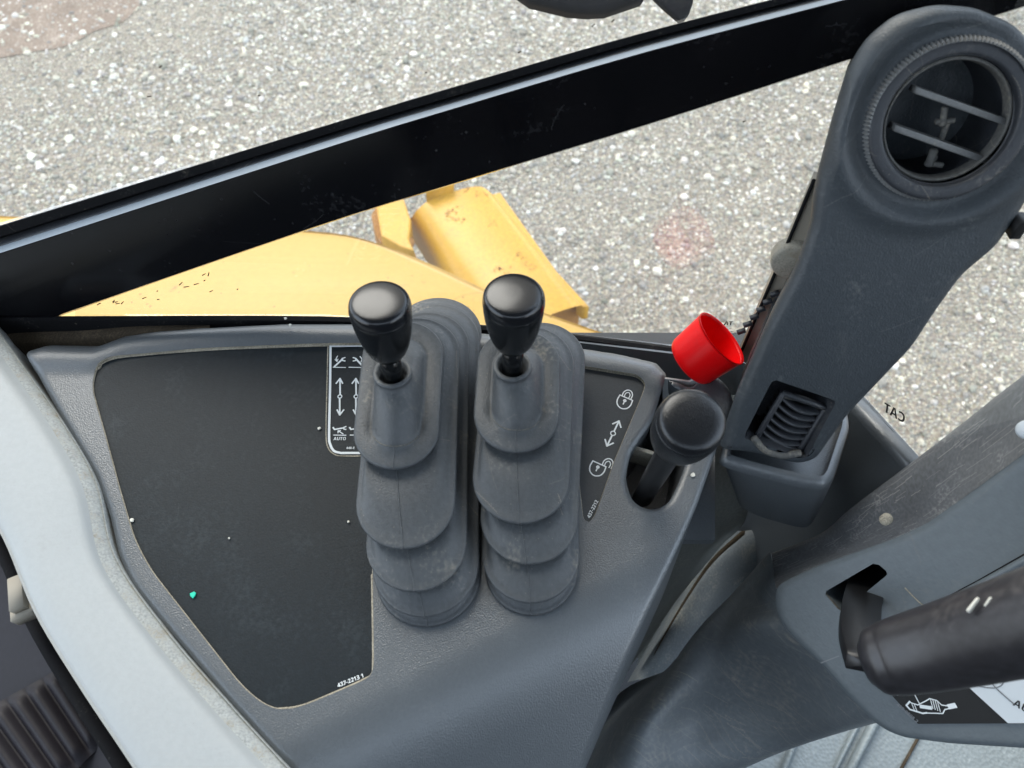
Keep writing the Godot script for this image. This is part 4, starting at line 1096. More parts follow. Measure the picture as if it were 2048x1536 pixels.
# ------------------------------------------------------------------ lock lever in its slot
func build_lock_lever() -> void:
	var top := Vector3(0.0925, 2.0825, -0.2306)
	var foot := Vector3(0.0944, 1.9089, -0.2839)
	var axis := (top - foot).normalized()
	axis = (axis + Vector3(0.02, 0.25, 0.12)).normalized()
	var o := thing("lock_lever", "short lever with a broad black knob in the lock slot", "lever", foot)
	var neck := top - axis * 0.046
	part("stem", tube(smooth_line([top - axis * 0.03, neck, neck.lerp(foot, 0.45) - axis * 0.004, foot], 5), 0.0090, 0.0075, 18, 0.7), M["strap"], o)
	var body := part("knob", lathe(top, axis, [Vector2(0.0172, -0.0075), Vector2(0.0179, -0.0082), Vector2(0.0182, -0.012), Vector2(0.0181, -0.018), Vector2(0.0174, -0.026), Vector2(0.016, -0.034), Vector2(0.0138, -0.041), Vector2(0.0115, -0.0455), Vector2(0.0098, -0.047), Vector2(0.005, -0.0475)], 64, 3), M["lock knob"], o)
	part("cap", lathe(top, axis, [Vector2(0.0001, 0.0012), Vector2(0.007, 0.0009), Vector2(0.012, 0.0003), Vector2(0.0152, -0.0008), Vector2(0.0168, -0.0022), Vector2(0.0176, -0.0042), Vector2(0.0179, -0.0064), Vector2(0.0172, -0.0078)], 64, 3), M["lock knob"], body)
	# linkage seen down in the slot
	var k := thing("lever_linkage", "dusty metal linkage down in the lock lever slot", "linkage", Vector3(0.1002, 1.909, -0.3139))
	part("plate", box(Vector3(0.0962, 1.9265, -0.3092), Basis(Vector3(0.9, 0.1, 0.4).normalized(), Vector3(-0.2, 1, 0).normalized(), Vector3(0.9, 0.1, 0.4).normalized().cross(Vector3(-0.2, 1, 0).normalized())).orthonormalized(), Vector3(0.022, 0.02, 0.003), 0.0005), M["bare metal"], k)
	part("link", box(Vector3(0.102, 1.9294, -0.303), Basis(Vector3(0.35, 0, -0.9).normalized(), Vector3(0, 1, 0), Vector3(0.9, 0, 0.35).normalized()).orthonormalized(), Vector3(0.034, 0.012, 0.004), 0.0006), M["dusty plastic"], k)
	part("slot_floor", plate([Vector3(0.0956, 1.8894, -0.4518), Vector3(0.1796, 1.8894, -0.4518), Vector3(0.1572, 1.859, -0.2773), Vector3(0.0836, 1.859, -0.2773)], KN, 0.01), M["console plastic"], k)

# ------------------------------------------------------------------ red plug cap
func build_red_cap() -> void:
	var mouth := Vector3(0.1511, 1.9867, -0.3719)
	var bottom := Vector3(0.1333, 1.9652, -0.3689)
	var axis := (mouth - bottom).normalized()
	var o := thing("red_cap", "bright red open plastic plug cap behind the lock lever", "cap", bottom)
	var h := (mouth - bottom).length()
	part("cap", lathe(mouth, axis, [Vector2(0.0001, -h - 0.004), Vector2(0.0119, -h - 0.004), Vector2(0.0183, -h - 0.003), Vector2(0.0203, -h), Vector2(0.0210, -h + 0.004), Vector2(0.0229, -0.0015), Vector2(0.0233, 0.0), Vector2(0.0230, 0.0006), Vector2(0.0224, 0.0), Vector2(0.0219, -0.002), Vector2(0.0203, -h + 0.004), Vector2(0.0188, -h), Vector2(0.0001, -h)], 64, 2), M["red plastic"], o)

# ------------------------------------------------------------------ air vent pillar
func build_pillar() -> void:
	var z0 := Vector3(0.1711, 1.9947, -0.31)
	var Z := Vector3(-0.1107, 0.3691, 0.9228)
	var X := Vector3.UP.cross(Z).normalized()
	var Y := Z.cross(X)
	var on := func(x: float, y: float, z: float) -> Vector3: return z0 + X * x + Y * y + Z * z
	var o := thing("vent_pillar", "dark grey upright air duct pillar with a round vent on top", "air vent pillar", Vector3(0.2168, 1.8602, -0.36))
	var line := flatten(z0, X, Y, [Vector3(0.1438, 1.9524, -0.2964), Vector3(0.1507, 1.9962, -0.313), Vector3(0.1623, 2.0448, -0.3311), Vector3(0.1722, 2.0767, -0.3427), Vector3(0.1765, 2.1046, -0.3533), Vector3(0.1752, 2.1169, -0.3584), Vector3(0.1749, 2.1316, -0.3643), Vector3(0.1768, 2.1585, -0.3748), Vector3(0.1799, 2.1848, -0.385), Vector3(0.1862, 2.1991, -0.39), Vector3(0.1984, 2.2102, -0.3929), Vector3(0.2166, 2.2153, -0.3928), Vector3(0.236, 2.215, -0.3903), Vector3(0.2573, 2.2088, -0.3853), Vector3(0.2768, 2.1946, -0.3773), Vector3(0.2916, 2.1726, -0.3667), Vector3(0.2956, 2.1487, -0.3567), Vector3(0.2891, 2.1203, -0.3461), Vector3(0.2825, 2.1006, -0.339), Vector3(0.2684, 2.0828, -0.3336), Vector3(0.2603, 2.0614, -0.326), Vector3(0.2523, 2.0369, -0.3171), Vector3(0.2241, 1.9872, -0.3007), Vector3(0.2107, 1.9519, -0.2881), Vector3(0.199, 1.9466, -0.2874), Vector3(0.1666, 1.9523, -0.2936)])
	line = resampled(rounded(line, 0.006, 4), 0.005)
	var r := 0.0075
	var inner := inset2(line, r)
	var vc := Vector3(0.2351, 2.1637, -0.3699)
	var c2 := Vector2((vc - z0).dot(X), (vc - z0).dot(Y))
	var hole := []
	for k in 60:
		hole.append(c2 + Vector2.from_angle(TAU * k / 60) * 0.0335)
	var rect := flatten(z0, X, Y, [Vector3(0.1704, 2.0094, -0.316), Vector3(0.2133, 1.9983, -0.3064), Vector3(0.2023, 1.954, -0.29), Vector3(0.1581, 1.9652, -0.2998)])
	rect = resampled(rounded(rect, 0.003, 3), 0.004)
	part("housing", sheet(inner, [hole, rect], 0.0026, func(p: Vector2, _d: float) -> Vector3: return on.call(p.x, p.y, pillar_bulge(p, c2))), M["pillar plastic"], o)
	var rows := []
	for i in 6:
		var a := PI / 2 * i / 5.0
		var row := []
		for q in inset2(line, r * (1.0 - sin(a))):
			row.append(on.call(q.x, q.y, (pillar_bulge(q, c2) if i == 0 else pillar_bulge(q, c2) * (1.0 - i / 5.0)) - r * (1.0 - cos(a))))
		rows.append(row)
	var back := []
	for q in inset2(line, 0.014):
		back.append(on.call(q.x, q.y, -0.05))
	rows.append(back)
	part("housing_side", grid_mesh(rows, true), M["pillar plastic"], o)
	part("back_plate", slab(z0 - Z * 0.05, X, Y, Array(Geometry2D.offset_polygon(PackedVector2Array(line), -0.0135)[0]), 0.004), M["pillar plastic"], o)
	# round vent: knurled ring, bezel, barrel, slats and link
	var v := part("round_vent", lathe(vc + Z * 0.001, Z + Vector3(-0.02, 0.1, 0), [Vector2(0.0412, -0.004), Vector2(0.0412, 0.0016), Vector2(0.0406, 0.0027), Vector2(0.0395, 0.0032), Vector2(0.037, 0.0033), Vector2(0.0350, 0.0032), Vector2(0.0341, 0.0028), Vector2(0.0336, 0.0018), Vector2(0.0334, 0.0008), Vector2(0.0333, -0.0012), Vector2(0.0327, -0.0018)], 96, 2), M["vent plastic"], o)
	part("knurled_ring", knurl(vc + Z * 0.0012, X, Y, Z, 0.0414, 0.0430, 120), M["slat grey"], v)
	part("inner_ring", lathe(vc, Z, [Vector2(0.0327, -0.0014), Vector2(0.0318, -0.0006), Vector2(0.0310, -0.0010), Vector2(0.0306, -0.003), Vector2(0.0303, -0.008)], 72, 2), M["dusty plastic"], v)
	part("barrel", lathe(vc, Z, [Vector2(0.0330, -0.006), Vector2(0.0326, -0.03), Vector2(0.0300, -0.085), Vector2(0.0001, -0.0855)], 48), M["vent plastic"], v)
	var sd := (Vector3(0.2656, 2.161, -0.3652) - Vector3(0.2125, 2.1774, -0.3781)).normalized()
	for k in 2:
		var a: Vector3 = [Vector3(0.2169, 2.1756, -0.3812), Vector3(0.2103, 2.1571, -0.3746)][k]
		var b: Vector3 = [Vector3(0.2733, 2.1617, -0.3689), Vector3(0.2667, 2.1431, -0.3622)][k]
		var x := (b - a).normalized()
		var y := (Z + Vector3(-0.2, 0.05, 0)).normalized()
		y = (y - x * y.dot(x)).normalized()
		part("slat", box((a + b) / 2 - Z * 0.004, Basis(x, y, x.cross(y)), Vector3((b - a).length(), 0.012, 0.0034), 0.0006), M["slat grey"], v)
	for s in [[Vector3(0.2381, 2.1642, -0.3828), Vector3(0.2392, 2.1556, -0.3792), 0.004], [Vector3(0.2428, 2.1577, -0.3818), Vector3(0.2412, 2.1466, -0.3775), 0.0038], [Vector3(0.2382, 2.1429, -0.3742), Vector3(0.2377, 2.1351, -0.3712), 0.0055], [Vector3(0.2401, 2.1394, -0.3737), Vector3(0.2391, 2.1351, -0.3721), 0.004]]:
		part("slat_link", tube([s[0], (s[0] + s[1]) / 2, s[1]], s[2] * 0.45, s[2] * 0.45, 8), M["dusty plastic"], v)
	for s in [[Vector3(0.2359, 2.1564, -0.381), Vector3(0.245, 2.1579, -0.3805)], [Vector3(0.2358, 2.136, -0.3718), Vector3(0.2447, 2.1356, -0.3705)]]:
		part("slat_link", tube([s[0], (s[0] + s[1]) / 2, s[1]], 0.0017, 0.0017, 8), M["dusty plastic"], v)
	# lower vent: sunk box with a frame and curved slats
	var st := new_st()
	var row0 := []
	var row1 := []
	var row2 := []
	for q in rect:
		row0.append(on.call(q.x, q.y, 0.0))
	for q in inset2(rect, 0.0025):
		row1.append(on.call(q.x, q.y, -0.006))
	for q in inset2(rect, 0.003):
		row2.append(on.call(q.x, q.y, -0.036))
	grid_mesh([row0, row1, row2], true, false, st)
	var lv := part("lower_vent", done(st), M["vent plastic"], o)
	part("vent_back", slab(z0 - Z * 0.035, X, Y, inset2(rect, 0.001), 0.002), M["vent plastic"], lv)
	var fr := [Vector3(0.1808, 1.9951, -0.3155), Vector3(0.2102, 1.9873, -0.3089), Vector3(0.1991, 1.9537, -0.2968), Vector3(0.1689, 1.9604, -0.3031)]
	st = new_st()
	for k in 4:
		tube([fr[k], fr[k].lerp(fr[(k + 1) % 4], 0.5), fr[(k + 1) % 4]], 0.0022, 0.0022, 8, 1.0, st)
	part("vent_frame", done(st), M["vent plastic"], lv)
	part("dust_lip", tube(smooth_line([Vector3(0.1657, 1.9651, -0.2999), Vector3(0.1737, 1.9575, -0.2959), Vector3(0.1857, 1.9542, -0.2931), Vector3(0.1979, 1.9571, -0.2929)], 4), 0.0026, 0.0026, 8), M["dusty plastic"], lv, "dusty lower lip of the small vent")
	part("dust_lip", tube(smooth_line([Vector3(0.1827, 1.993, -0.3155), Vector3(0.1944, 1.9913, -0.3134), Vector3(0.2066, 1.9875, -0.3104)], 4), 0.0024, 0.0024, 8), M["dusty plastic"], lv, "dusty upper lip of the small vent")
	for k in 6:
		var t := 0.14 + 0.145 * k
		var a: Vector3 = fr[0].lerp(fr[3], t) + Vector3(0.002, 0, -0.004)
		var b: Vector3 = fr[1].lerp(fr[2], t) + Vector3(-0.002, 0, -0.004)
		var rows2 := []
		for j in 9:
			var u := j / 8.0
			var p := a.lerp(b, u) + Vector3(0, -0.0035 * sin(u * PI), 0.002 * sin(u * PI))
			rows2.append([p + Vector3(0, 0.0012, 0.004), p + Vector3(0, 0.0, 0.0046), p + Vector3(0, -0.001, 0.004), p + Vector3(0, -0.0035, -0.008), p + Vector3(0, -0.0015, -0.008), p + Vector3(0, 0.0012, 0.004)])
		part("slat", grid_mesh(rows2, false), M["vent plastic"], lv)
	# clip on the far edge of the head
	part("side_clip", box(Vector3(0.2901, 2.1112, -0.3467), Basis(), Vector3(0.006, 0.012, 0.01), 0.001), M["vent dark"], o)
	# added strip, disc and bars that draw the pillar's reflection in the glass
	var k2 := thing("reflection_strip", "narrow beige strip with a disc, standing in for the pillar reflected in the glass", "reflection", Vector3(0.1789, 1.9592, -0.375))
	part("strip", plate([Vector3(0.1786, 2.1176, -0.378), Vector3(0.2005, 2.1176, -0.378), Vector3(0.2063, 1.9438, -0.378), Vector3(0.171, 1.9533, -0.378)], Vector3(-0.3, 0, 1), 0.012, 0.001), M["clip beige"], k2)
	part("edge", tube([Vector3(0.178, 2.1205, -0.377), Vector3(0.1751, 2.0465, -0.377), Vector3(0.1704, 1.9521, -0.377)], 0.0012, 0.0012, 8), M["black rubber"], k2)
	part("reflected_disc", lathe(Vector3(0.1828, 2.0603, -0.374), Vector3(-0.25, 0, 1), [Vector2(0.0001, 0.004), Vector2(0.0125, 0.004), Vector2(0.014, 0.0032), Vector2(0.0145, 0.001), Vector2(0.0145, -0.006)], 36), M["bare metal"], k2)
	for i in 6:
		part("reflected_louver", box(Vector3(0.1782, 2.0305, -0.373) + Vector3(-0.0028 * i, -0.0075 * i, 0), Basis(Vector3(0, 0, 1), 0.5), Vector3(0.006, 0.0028, 0.003), 0.0006), M["vent plastic"], k2)

func pillar_bulge(p: Vector2, c: Vector2) -> float:
	# the head swells round the vent and dips just outside its ring
	var d := p.distance_to(c)
	if d > 0.075:
		return 0.0
	return -0.0022 * exp(-pow((d - 0.0455) / 0.005, 2.0)) + 0.003 * exp(-pow((d - 0.056) / 0.006, 2.0))

func knurl(c: Vector3, x: Vector3, y: Vector3, z: Vector3, r0: float, r1: float, n: int) -> Mesh:
	var rows := [[], [], [], []]
	for k in n * 2:
		var a := TAU * k / (n * 2)
		var d := x * cos(a) + y * sin(a)
		var r := r1 if k % 2 == 0 else r0
		rows[0].append(c + d * (r + 0.0003) - z * 0.004)
		rows[1].append(c + d * r + z * 0.0008)
		rows[2].append(c + d * (r - 0.0012) + z * (0.0030 if k % 2 == 0 else 0.0018))
		rows[3].append(c + d * (r0 - 0.0012) + z * 0.0021)
	return grid_mesh(rows, true, true)

# ------------------------------------------------------------------ under and beside the pillar
func build_footwell() -> void:
	var t := thing("pillar_base", "blue-grey moulded box that carries the vent pillar", "base box", Vector3(0.2208, 1.85, -0.3273))
	var top := rounded([Vector3(0.1605, 1.945, -0.3341), Vector3(0.146, 1.945, -0.2959), Vector3(0.1656, 1.945, -0.2884), Vector3(0.198, 1.945, -0.2779), Vector3(0.215, 1.945, -0.2747), Vector3(0.2228, 1.945, -0.2807), Vector3(0.2467, 1.945, -0.3251), Vector3(0.2501, 1.945, -0.348), Vector3(0.2235, 1.945, -0.387), Vector3(0.1789, 1.945, -0.377)], 0.006, 3)
	var low := rounded([Vector3(0.2081, 1.855, -0.3737), Vector3(0.1812, 1.855, -0.3104), Vector3(0.1975, 1.855, -0.2995), Vector3(0.2271, 1.855, -0.2898), Vector3(0.2344, 1.855, -0.2907), Vector3(0.2421, 1.855, -0.2995), Vector3(0.2709, 1.855, -0.3484), Vector3(0.2741, 1.855, -0.3737), Vector3(0.2541, 1.855, -0.4057), Vector3(0.2177, 1.855, -0.4002)], 0.006, 3)
	var mid := []
	for k in top.size():
		mid.append(top[k].lerp(low[k], 0.06))
	part("box", plate(top, Vector3(0, 1, 0), 0.008, 0.006), M["console plastic"], t)
	part("box_side", grid_mesh([mid, low], true), M["console plastic"], t)
	var g := thing("corner_window", "small corner window pane with the maker's mark right of the pillar", "window", Vector3(0.2906, 1.9, -0.3476))
	var a := Vector3(0.273, 1.9, -0.385)
	var b := Vector3(0.2993, 1.9, -0.3251)
	var away := (b - a).cross(Vector3.UP).normalized()
	if away.dot(EYE - a) < 0.0:
		away = -away
	part("panel", plate([a - (b - a) * 0.6, b + (b - a) * 1.2, b + (b - a) * 1.2 + Vector3(0, -0.35, 0), a - (b - a) * 0.6 + Vector3(0, -0.35, 0)], away, 0.015, 0.006), M["console plastic"], g)
	part("pane", plate([a - (b - a) * 1.5 - away * 0.012, b + (b - a) * 3.0 - away * 0.012, b + (b - a) * 3.0 + Vector3(0, 0.7, 0) - away * 0.012, a - (b - a) * 1.5 + Vector3(0, 0.7, 0) - away * 0.012], away, 0.004), M["window glass"], g)
	var mark := mark_on(a - away * 0.0115, away, Vector3(0.4971, 1.595, -0.5944))
	text("CAT", mark, (mark_on(a - away * 0.0115, away, Vector3(0.5081, 1.5909, -0.5893)) - mark), away, 0.0085, M["print black"], g, true, true)
	var st := new_st()
	for i in 5:
		var p := mark_on(a - away * 0.0115, away, Vector3(0.4834, 1.5885, -0.5863)) + Vector3(0, -0.0028 * i, 0)
		var dir := (b - a).normalized()
		stroke(st, [p, p + dir * (0.011 - 0.0012 * (i % 3))], 0.0006, away, 0.0002)
	part("small_print", st.commit(), M["print grey"], g)
	# dirty inner side of the console and the floor of the well
	var s := thing("inner_side_panel", "dirty grey panel in the gap beside the console", "panel", Vector3(0.1832, 1.7129, -0.3415))
	part("panel", loft([
		[Vector3(0.1501, 1.8941, -0.3921), Vector3(0.1419, 1.7998, -0.3221), Vector3(0.1164, 1.7332, -0.2867), Vector3(0.0917, 1.682, -0.2547), Vector3(0.0654, 1.6201, -0.2091)],
		[Vector3(0.1688, 1.8941, -0.3921), Vector3(0.1661, 1.7963, -0.3338), Vector3(0.1385, 1.7171, -0.2986), Vector3(0.1101, 1.6521, -0.2653), Vector3(0.0831, 1.5916, -0.2215)],
		[Vector3(0.1905, 1.8862, -0.3983), Vector3(0.2089, 1.7917, -0.3439), Vector3(0.1969, 1.7175, -0.3472), Vector3(0.1632, 1.6331, -0.3216), Vector3(0.1311, 1.5757, -0.2817)],
		[Vector3(0.2015, 1.8625, -0.4166), Vector3(0.2208, 1.7638, -0.3571), Vector3(0.2135, 1.6779, -0.3617), Vector3(0.1752, 1.5923, -0.3347), Vector3(0.1403, 1.532, -0.2911)]], 5, 4), M["dusty panel"], s)
	var f := thing("well_ledge", "rounded blue-grey ledge speckled with dried mud in the gap", "ledge", Vector3(0.2353, 1.5972, -0.3568))
	part("ledge", loft([
		[Vector3(0.3503, 1.5684, -0.4329), Vector3(0.2965, 1.5348, -0.3908), Vector3(0.2433, 1.5171, -0.3366), Vector3(0.1807, 1.4868, -0.2666)],
		[Vector3(0.32, 1.6143, -0.4102), Vector3(0.2691, 1.5854, -0.374), Vector3(0.2213, 1.5599, -0.326), Vector3(0.171, 1.511, -0.2649)],
		[Vector3(0.2878, 1.6351, -0.4043), Vector3(0.2419, 1.6127, -0.3762), Vector3(0.2049, 1.5817, -0.3374), Vector3(0.158, 1.5317, -0.2748)],
		[Vector3(0.2533, 1.6299, -0.4058), Vector3(0.2156, 1.6063, -0.3762), Vector3(0.1822, 1.5751, -0.3372), Vector3(0.1394, 1.5266, -0.2764)],
		[Vector3(0.2561, 1.5883, -0.4258), Vector3(0.217, 1.5627, -0.3938), Vector3(0.1819, 1.5299, -0.3526), Vector3(0.1351, 1.4788, -0.2886)]], 5, 4), M["ledge grey"], f)
	part("mud", tube(smooth_line([Vector3(0.2581, 1.6255, -0.4019), Vector3(0.2258, 1.6071, -0.3789), Vector3(0.1969, 1.5811, -0.3463), Vector3(0.1674, 1.5499, -0.3071), Vector3(0.1535, 1.5308, -0.2832)], 4), 0.011, 0.006, 14, 0.3), M["brown dirt"], f, "brown mud packed along the ledge")
	# floor mat at the lower right
	var m := thing("floor_mat", "pale blue-grey grained floor mat with raised ribs", "floor mat", Vector3(0.4923, 1.29, -0.2596))
	part("mat", plate([Vector3(0.2232, 1.285, -0.2925), Vector3(0.3349, 1.285, -0.3391), Vector3(0.5548, 1.285, -0.3668), Vector3(0.9122, 1.285, -0.3668), Vector3(0.7453, 1.285, -0.0441), Vector3(0.1904, 1.285, -0.0441)], Vector3(0, 1, 0), 0.012, 0.003), M["floor mat"], m)
	for r in [[Vector3(0.3983, 1.288, -0.2982), Vector3(0.3513, 1.288, -0.2236), 0.006], [Vector3(0.5208, 1.288, -0.3246), Vector3(0.4364, 1.288, -0.2236), 0.008], [Vector3(0.4878, 1.288, -0.3113), Vector3(0.4168, 1.288, -0.2236), 0.004]]:
		part("rib", tube([r[0], r[0].lerp(r[1], 0.5), r[1]], r[2] * 1.6, r[2] * 1.6, 10, 0.5), M["floor mat"], m)
	for r in [[Vector3(0.5015, 1.287, -0.305), Vector3(0.4287, 1.287, -0.2179)], [Vector3(0.5591, 1.287, -0.2855), Vector3(0.4973, 1.287, -0.2179)], [Vector3(0.3853, 1.287, -0.2792), Vector3(0.347, 1.287, -0.2179)]]:
		part("joint", tube([r[0], r[0].lerp(r[1], 0.5), r[1]], 0.004, 0.004, 8, 0.5), M["brown dirt"], m)

func mark_on(o: Vector3, n: Vector3, towards: Vector3) -> Vector3:
	var d := towards - EYE
	return EYE + d * ((o - EYE).dot(n) / d.dot(n))

# ------------------------------------------------------------------ armrest housing at the lower right
func build_armrest() -> void:
	var o := thing("armrest_housing", "large dark grey moulded armrest housing at the lower right", "armrest", Vector3(0.283, 1.7628, -0.1635))
	var Z := QN
	var X := Vector3.UP.cross(Z).normalized()
	var Y := Z.cross(X)
	var q0 := Vector3(0.2605, 1.8847, -0.1828)
	var cover := flatten(q0, X, Y, [Vector3(0.1979, 1.8594, -0.2403), Vector3(0.1956, 1.8513, -0.2352), Vector3(0.1974, 1.8425, -0.224), Vector3(0.2031, 1.8386, -0.2126), Vector3(0.2223, 1.8394, -0.188), Vector3(0.2383, 1.837, -0.1644), Vector3(0.2498, 1.8368, -0.1491), Vector3(0.257, 1.8393, -0.1419), Vector3(0.2647, 1.8443, -0.1368), Vector3(0.2847, 1.8626, -0.1287), Vector3(0.3233, 1.9008, -0.1159), Vector3(0.3404, 1.9185, -0.111), Vector3(0.3302, 2.0566, -0.2626), Vector3(0.3055, 2.0153, -0.254), Vector3(0.2888, 1.9869, -0.2476), Vector3(0.2682, 1.9523, -0.2402), Vector3(0.2532, 1.9316, -0.2394), Vector3(0.2347, 1.9083, -0.2406), Vector3(0.2148, 1.8828, -0.2413)])
	cover = resampled(rounded(cover, 0.005, 4), 0.008)
	var opening := resampled(rounded(flatten(q0, X, Y, [Vector3(0.2226, 1.8781, -0.2263), Vector3(0.2473, 1.916, -0.2316), Vector3(0.2536, 1.916, -0.2233), Vector3(0.2317, 1.8759, -0.2121)]), 0.0015, 3), 0.003)
	part("cover", sheet(cover, [opening], 0.003, func(p: Vector2, d: float) -> Vector3:
		var k := maxf(0.0, 1.0 - d / 0.004) if absf(poly_sd(p, PackedVector2Array(opening))) > 0.0045 else 0.0
		return q0 + X * p.x + Y * p.y - Z * 0.0024 * k * k), M["shroud plastic"], o)
	var side := [[], []]
	for p in cover:
		side[0].append(q0 + X * p.x + Y * p.y - Z * 0.0024)
		side[1].append(q0 + X * p.x + Y * p.y - Z * 0.010)
	part("cover_edge", grid_mesh(side, true), M["shroud plastic"], o)
	var wall := [[], [], []]
	for p in opening:
		wall[0].append(q0 + X * p.x + Y * p.y)
		wall[1].append(q0 + X * p.x + Y * p.y - Z * 0.003)
		wall[2].append(q0 + X * p.x + Y * p.y - Z * 0.09)
	part("opening_edge", grid_mesh(wall.slice(0, 2), true), M["dusty plastic"], o, "dusty rim of the lever opening")
	part("opening_wall", grid_mesh(wall.slice(1, 3), true), M["shroud plastic"], o)
	# upper band, scuffed
	var edge_a := [Vector3(0.3821, 2.0352, -0.3444), Vector3(0.3526, 1.9897, -0.3355), Vector3(0.3244, 1.9319, -0.3272), Vector3(0.2961, 1.8911, -0.3162), Vector3(0.2679, 1.8615, -0.3031), Vector3(0.2502, 1.8355, -0.2947), Vector3(0.2179, 1.8024, -0.2933)]
	var edge_b := [Vector3(0.3315, 2.055, -0.2632), Vector3(0.3066, 2.0137, -0.2547), Vector3(0.287, 1.9805, -0.2475), Vector3(0.2692, 1.9502, -0.2406), Vector3(0.2519, 1.9267, -0.24), Vector3(0.2332, 1.9031, -0.2412), Vector3(0.1976, 1.8542, -0.2394)]
	var mid := []
	var far := []
	for i in edge_a.size():
		mid.append(edge_a[i].lerp(edge_b[i], 0.45) + Vector3(0, -0.001, 0.004))
		far.append(edge_a[i] + Vector3(0.01, -0.09, -0.005))
	part("upper_band", loft([far, edge_a, mid, edge_b], 5, 5), M["scratched plastic"], o, "scuffed upper edge of the housing")
	# left fairing
	part("fairing", loft([
		[edge_a[6] + Vector3(0.03, -0.09, 0.02), edge_a[6], edge_a[6].lerp(edge_b[6], 0.35) + Vector3(0, 0.003, 0.004), edge_a[6].lerp(edge_b[6], 0.7) + Vector3(0, 0.002, 0.003), Vector3(0.2091, 1.8519, -0.2412)],
		[Vector3(0.2463, 1.6538, -0.3155), Vector3(0.1971, 1.7544, -0.2813), Vector3(0.1989, 1.7808, -0.2662), Vector3(0.2018, 1.8056, -0.2492), Vector3(0.2091, 1.8392, -0.2285)],
		[Vector3(0.2162, 1.6023, -0.283), Vector3(0.1607, 1.7247, -0.252), Vector3(0.1788, 1.7594, -0.2425), Vector3(0.1925, 1.8006, -0.2302), Vector3(0.215, 1.8349, -0.2163)],
		[Vector3(0.1237, 1.5796, -0.2545), Vector3(0.1244, 1.7153, -0.2082), Vector3(0.1728, 1.7336, -0.2151), Vector3(0.2112, 1.7628, -0.2116), Vector3(0.2344, 1.8373, -0.193)],
		[Vector3(0.0811, 1.5536, -0.222), Vector3(0.0926, 1.7098, -0.1692), Vector3(0.1625, 1.7005, -0.1896), Vector3(0.2187, 1.7359, -0.1939), Vector3(0.2509, 1.8351, -0.169)],
		[Vector3(0.0395, 1.5179, -0.1774), Vector3(0.0706, 1.6921, -0.1311), Vector3(0.1625, 1.6668, -0.1474), Vector3(0.2306, 1.7007, -0.1659), Vector3(0.2599, 1.8327, -0.1548)],
		[Vector3(0.042, 1.4594, -0.1841), Vector3(0.08, 1.5945, -0.145), Vector3(0.1906, 1.5384, -0.1709), Vector3(0.2528, 1.6353, -0.1801), Vector3(0.3025, 1.7466, -0.1752)]], 6, 6), M["scuffed fairing"], o)
	# crack across the fairing, and the mould line of the cover
	part("crack", tube(smooth_line([Vector3(0.1186, 1.5864, -0.1701), Vector3(0.1436, 1.6162, -0.1755), Vector3(0.1713, 1.647, -0.1803), Vector3(0.2, 1.6837, -0.1846), Vector3(0.2257, 1.721, -0.1881), Vector3(0.2462, 1.7638, -0.1888), Vector3(0.2508, 1.7761, -0.1882)], 4), 0.0008, 0.0008, 6), M["black rubber"], o, "dark crack running across the fairing")
	var st := new_st()
	stroke(st, [Vector3(0.2227, 1.8412, -0.1888), Vector3(0.2317, 1.8537, -0.1895)], 0.0008, QN)
	part("mould_line", st.commit(), M["print grey"], o)
	# raised ledge at the right
	part("ledge", tube([Vector3(0.2738, 1.9185, -0.1971), Vector3(0.2919, 1.9463, -0.201), Vector3(0.31, 1.9747, -0.2055), Vector3(0.333, 2.0113, -0.2117)], 0.0035, 0.0045, 10, 0.7), M["shroud plastic"], o)
	part("ledge_gap", tube([Vector3(0.273, 1.9176, -0.1992), Vector3(0.2914, 1.9461, -0.2034), Vector3(0.309, 1.9743, -0.2083), Vector3(0.3334, 2.0133, -0.2151)], 0.0012, 0.0012, 8), M["black rubber"], o)
	# decal with a drawing of a booted lever, and the white field beside it
	part("decal", plate([Vector3(0.2341, 1.8606, -0.1913), Vector3(0.2541, 1.861, -0.1652), Vector3(0.2699, 1.8592, -0.1425), Vector3(0.3061, 1.8972, -0.1328), Vector3(0.32, 1.9118, -0.1289), Vector3(0.3107, 1.9353, -0.1648)], QN, 0.0008), M["print black"], o, "black instruction decal on the armrest")
	part("white_field", plate([Vector3(0.2773, 1.8988, -0.1713), Vector3(0.2878, 1.8983, -0.1569), Vector3(0.3061, 1.8983, -0.1326), Vector3(0.3384, 1.9322, -0.1238), Vector3(0.3366, 1.9572, -0.1513)], QN, 0.0004), M["label white"], o, "white field of the instruction decal")
	st = new_st()
	stroke(st, [Vector3(0.2656, 1.8664, -0.1548), Vector3(0.2642, 1.8629, -0.1532), Vector3(0.2659, 1.8626, -0.1508), Vector3(0.2716, 1.8667, -0.1471), Vector3(0.2734, 1.8687, -0.1469)], 0.0011, QN)
	stroke(st, [Vector3(0.2652, 1.8657, -0.1547), Vector3(0.2692, 1.8684, -0.152), Vector3(0.2726, 1.8738, -0.153), Vector3(0.2743, 1.8767, -0.1537)], 0.0007, QN, 0.00008)
	stroke(st, [Vector3(0.2706, 1.869, -0.1509), Vector3(0.2749, 1.8728, -0.1489)], 0.0024, QN, 0.00016)
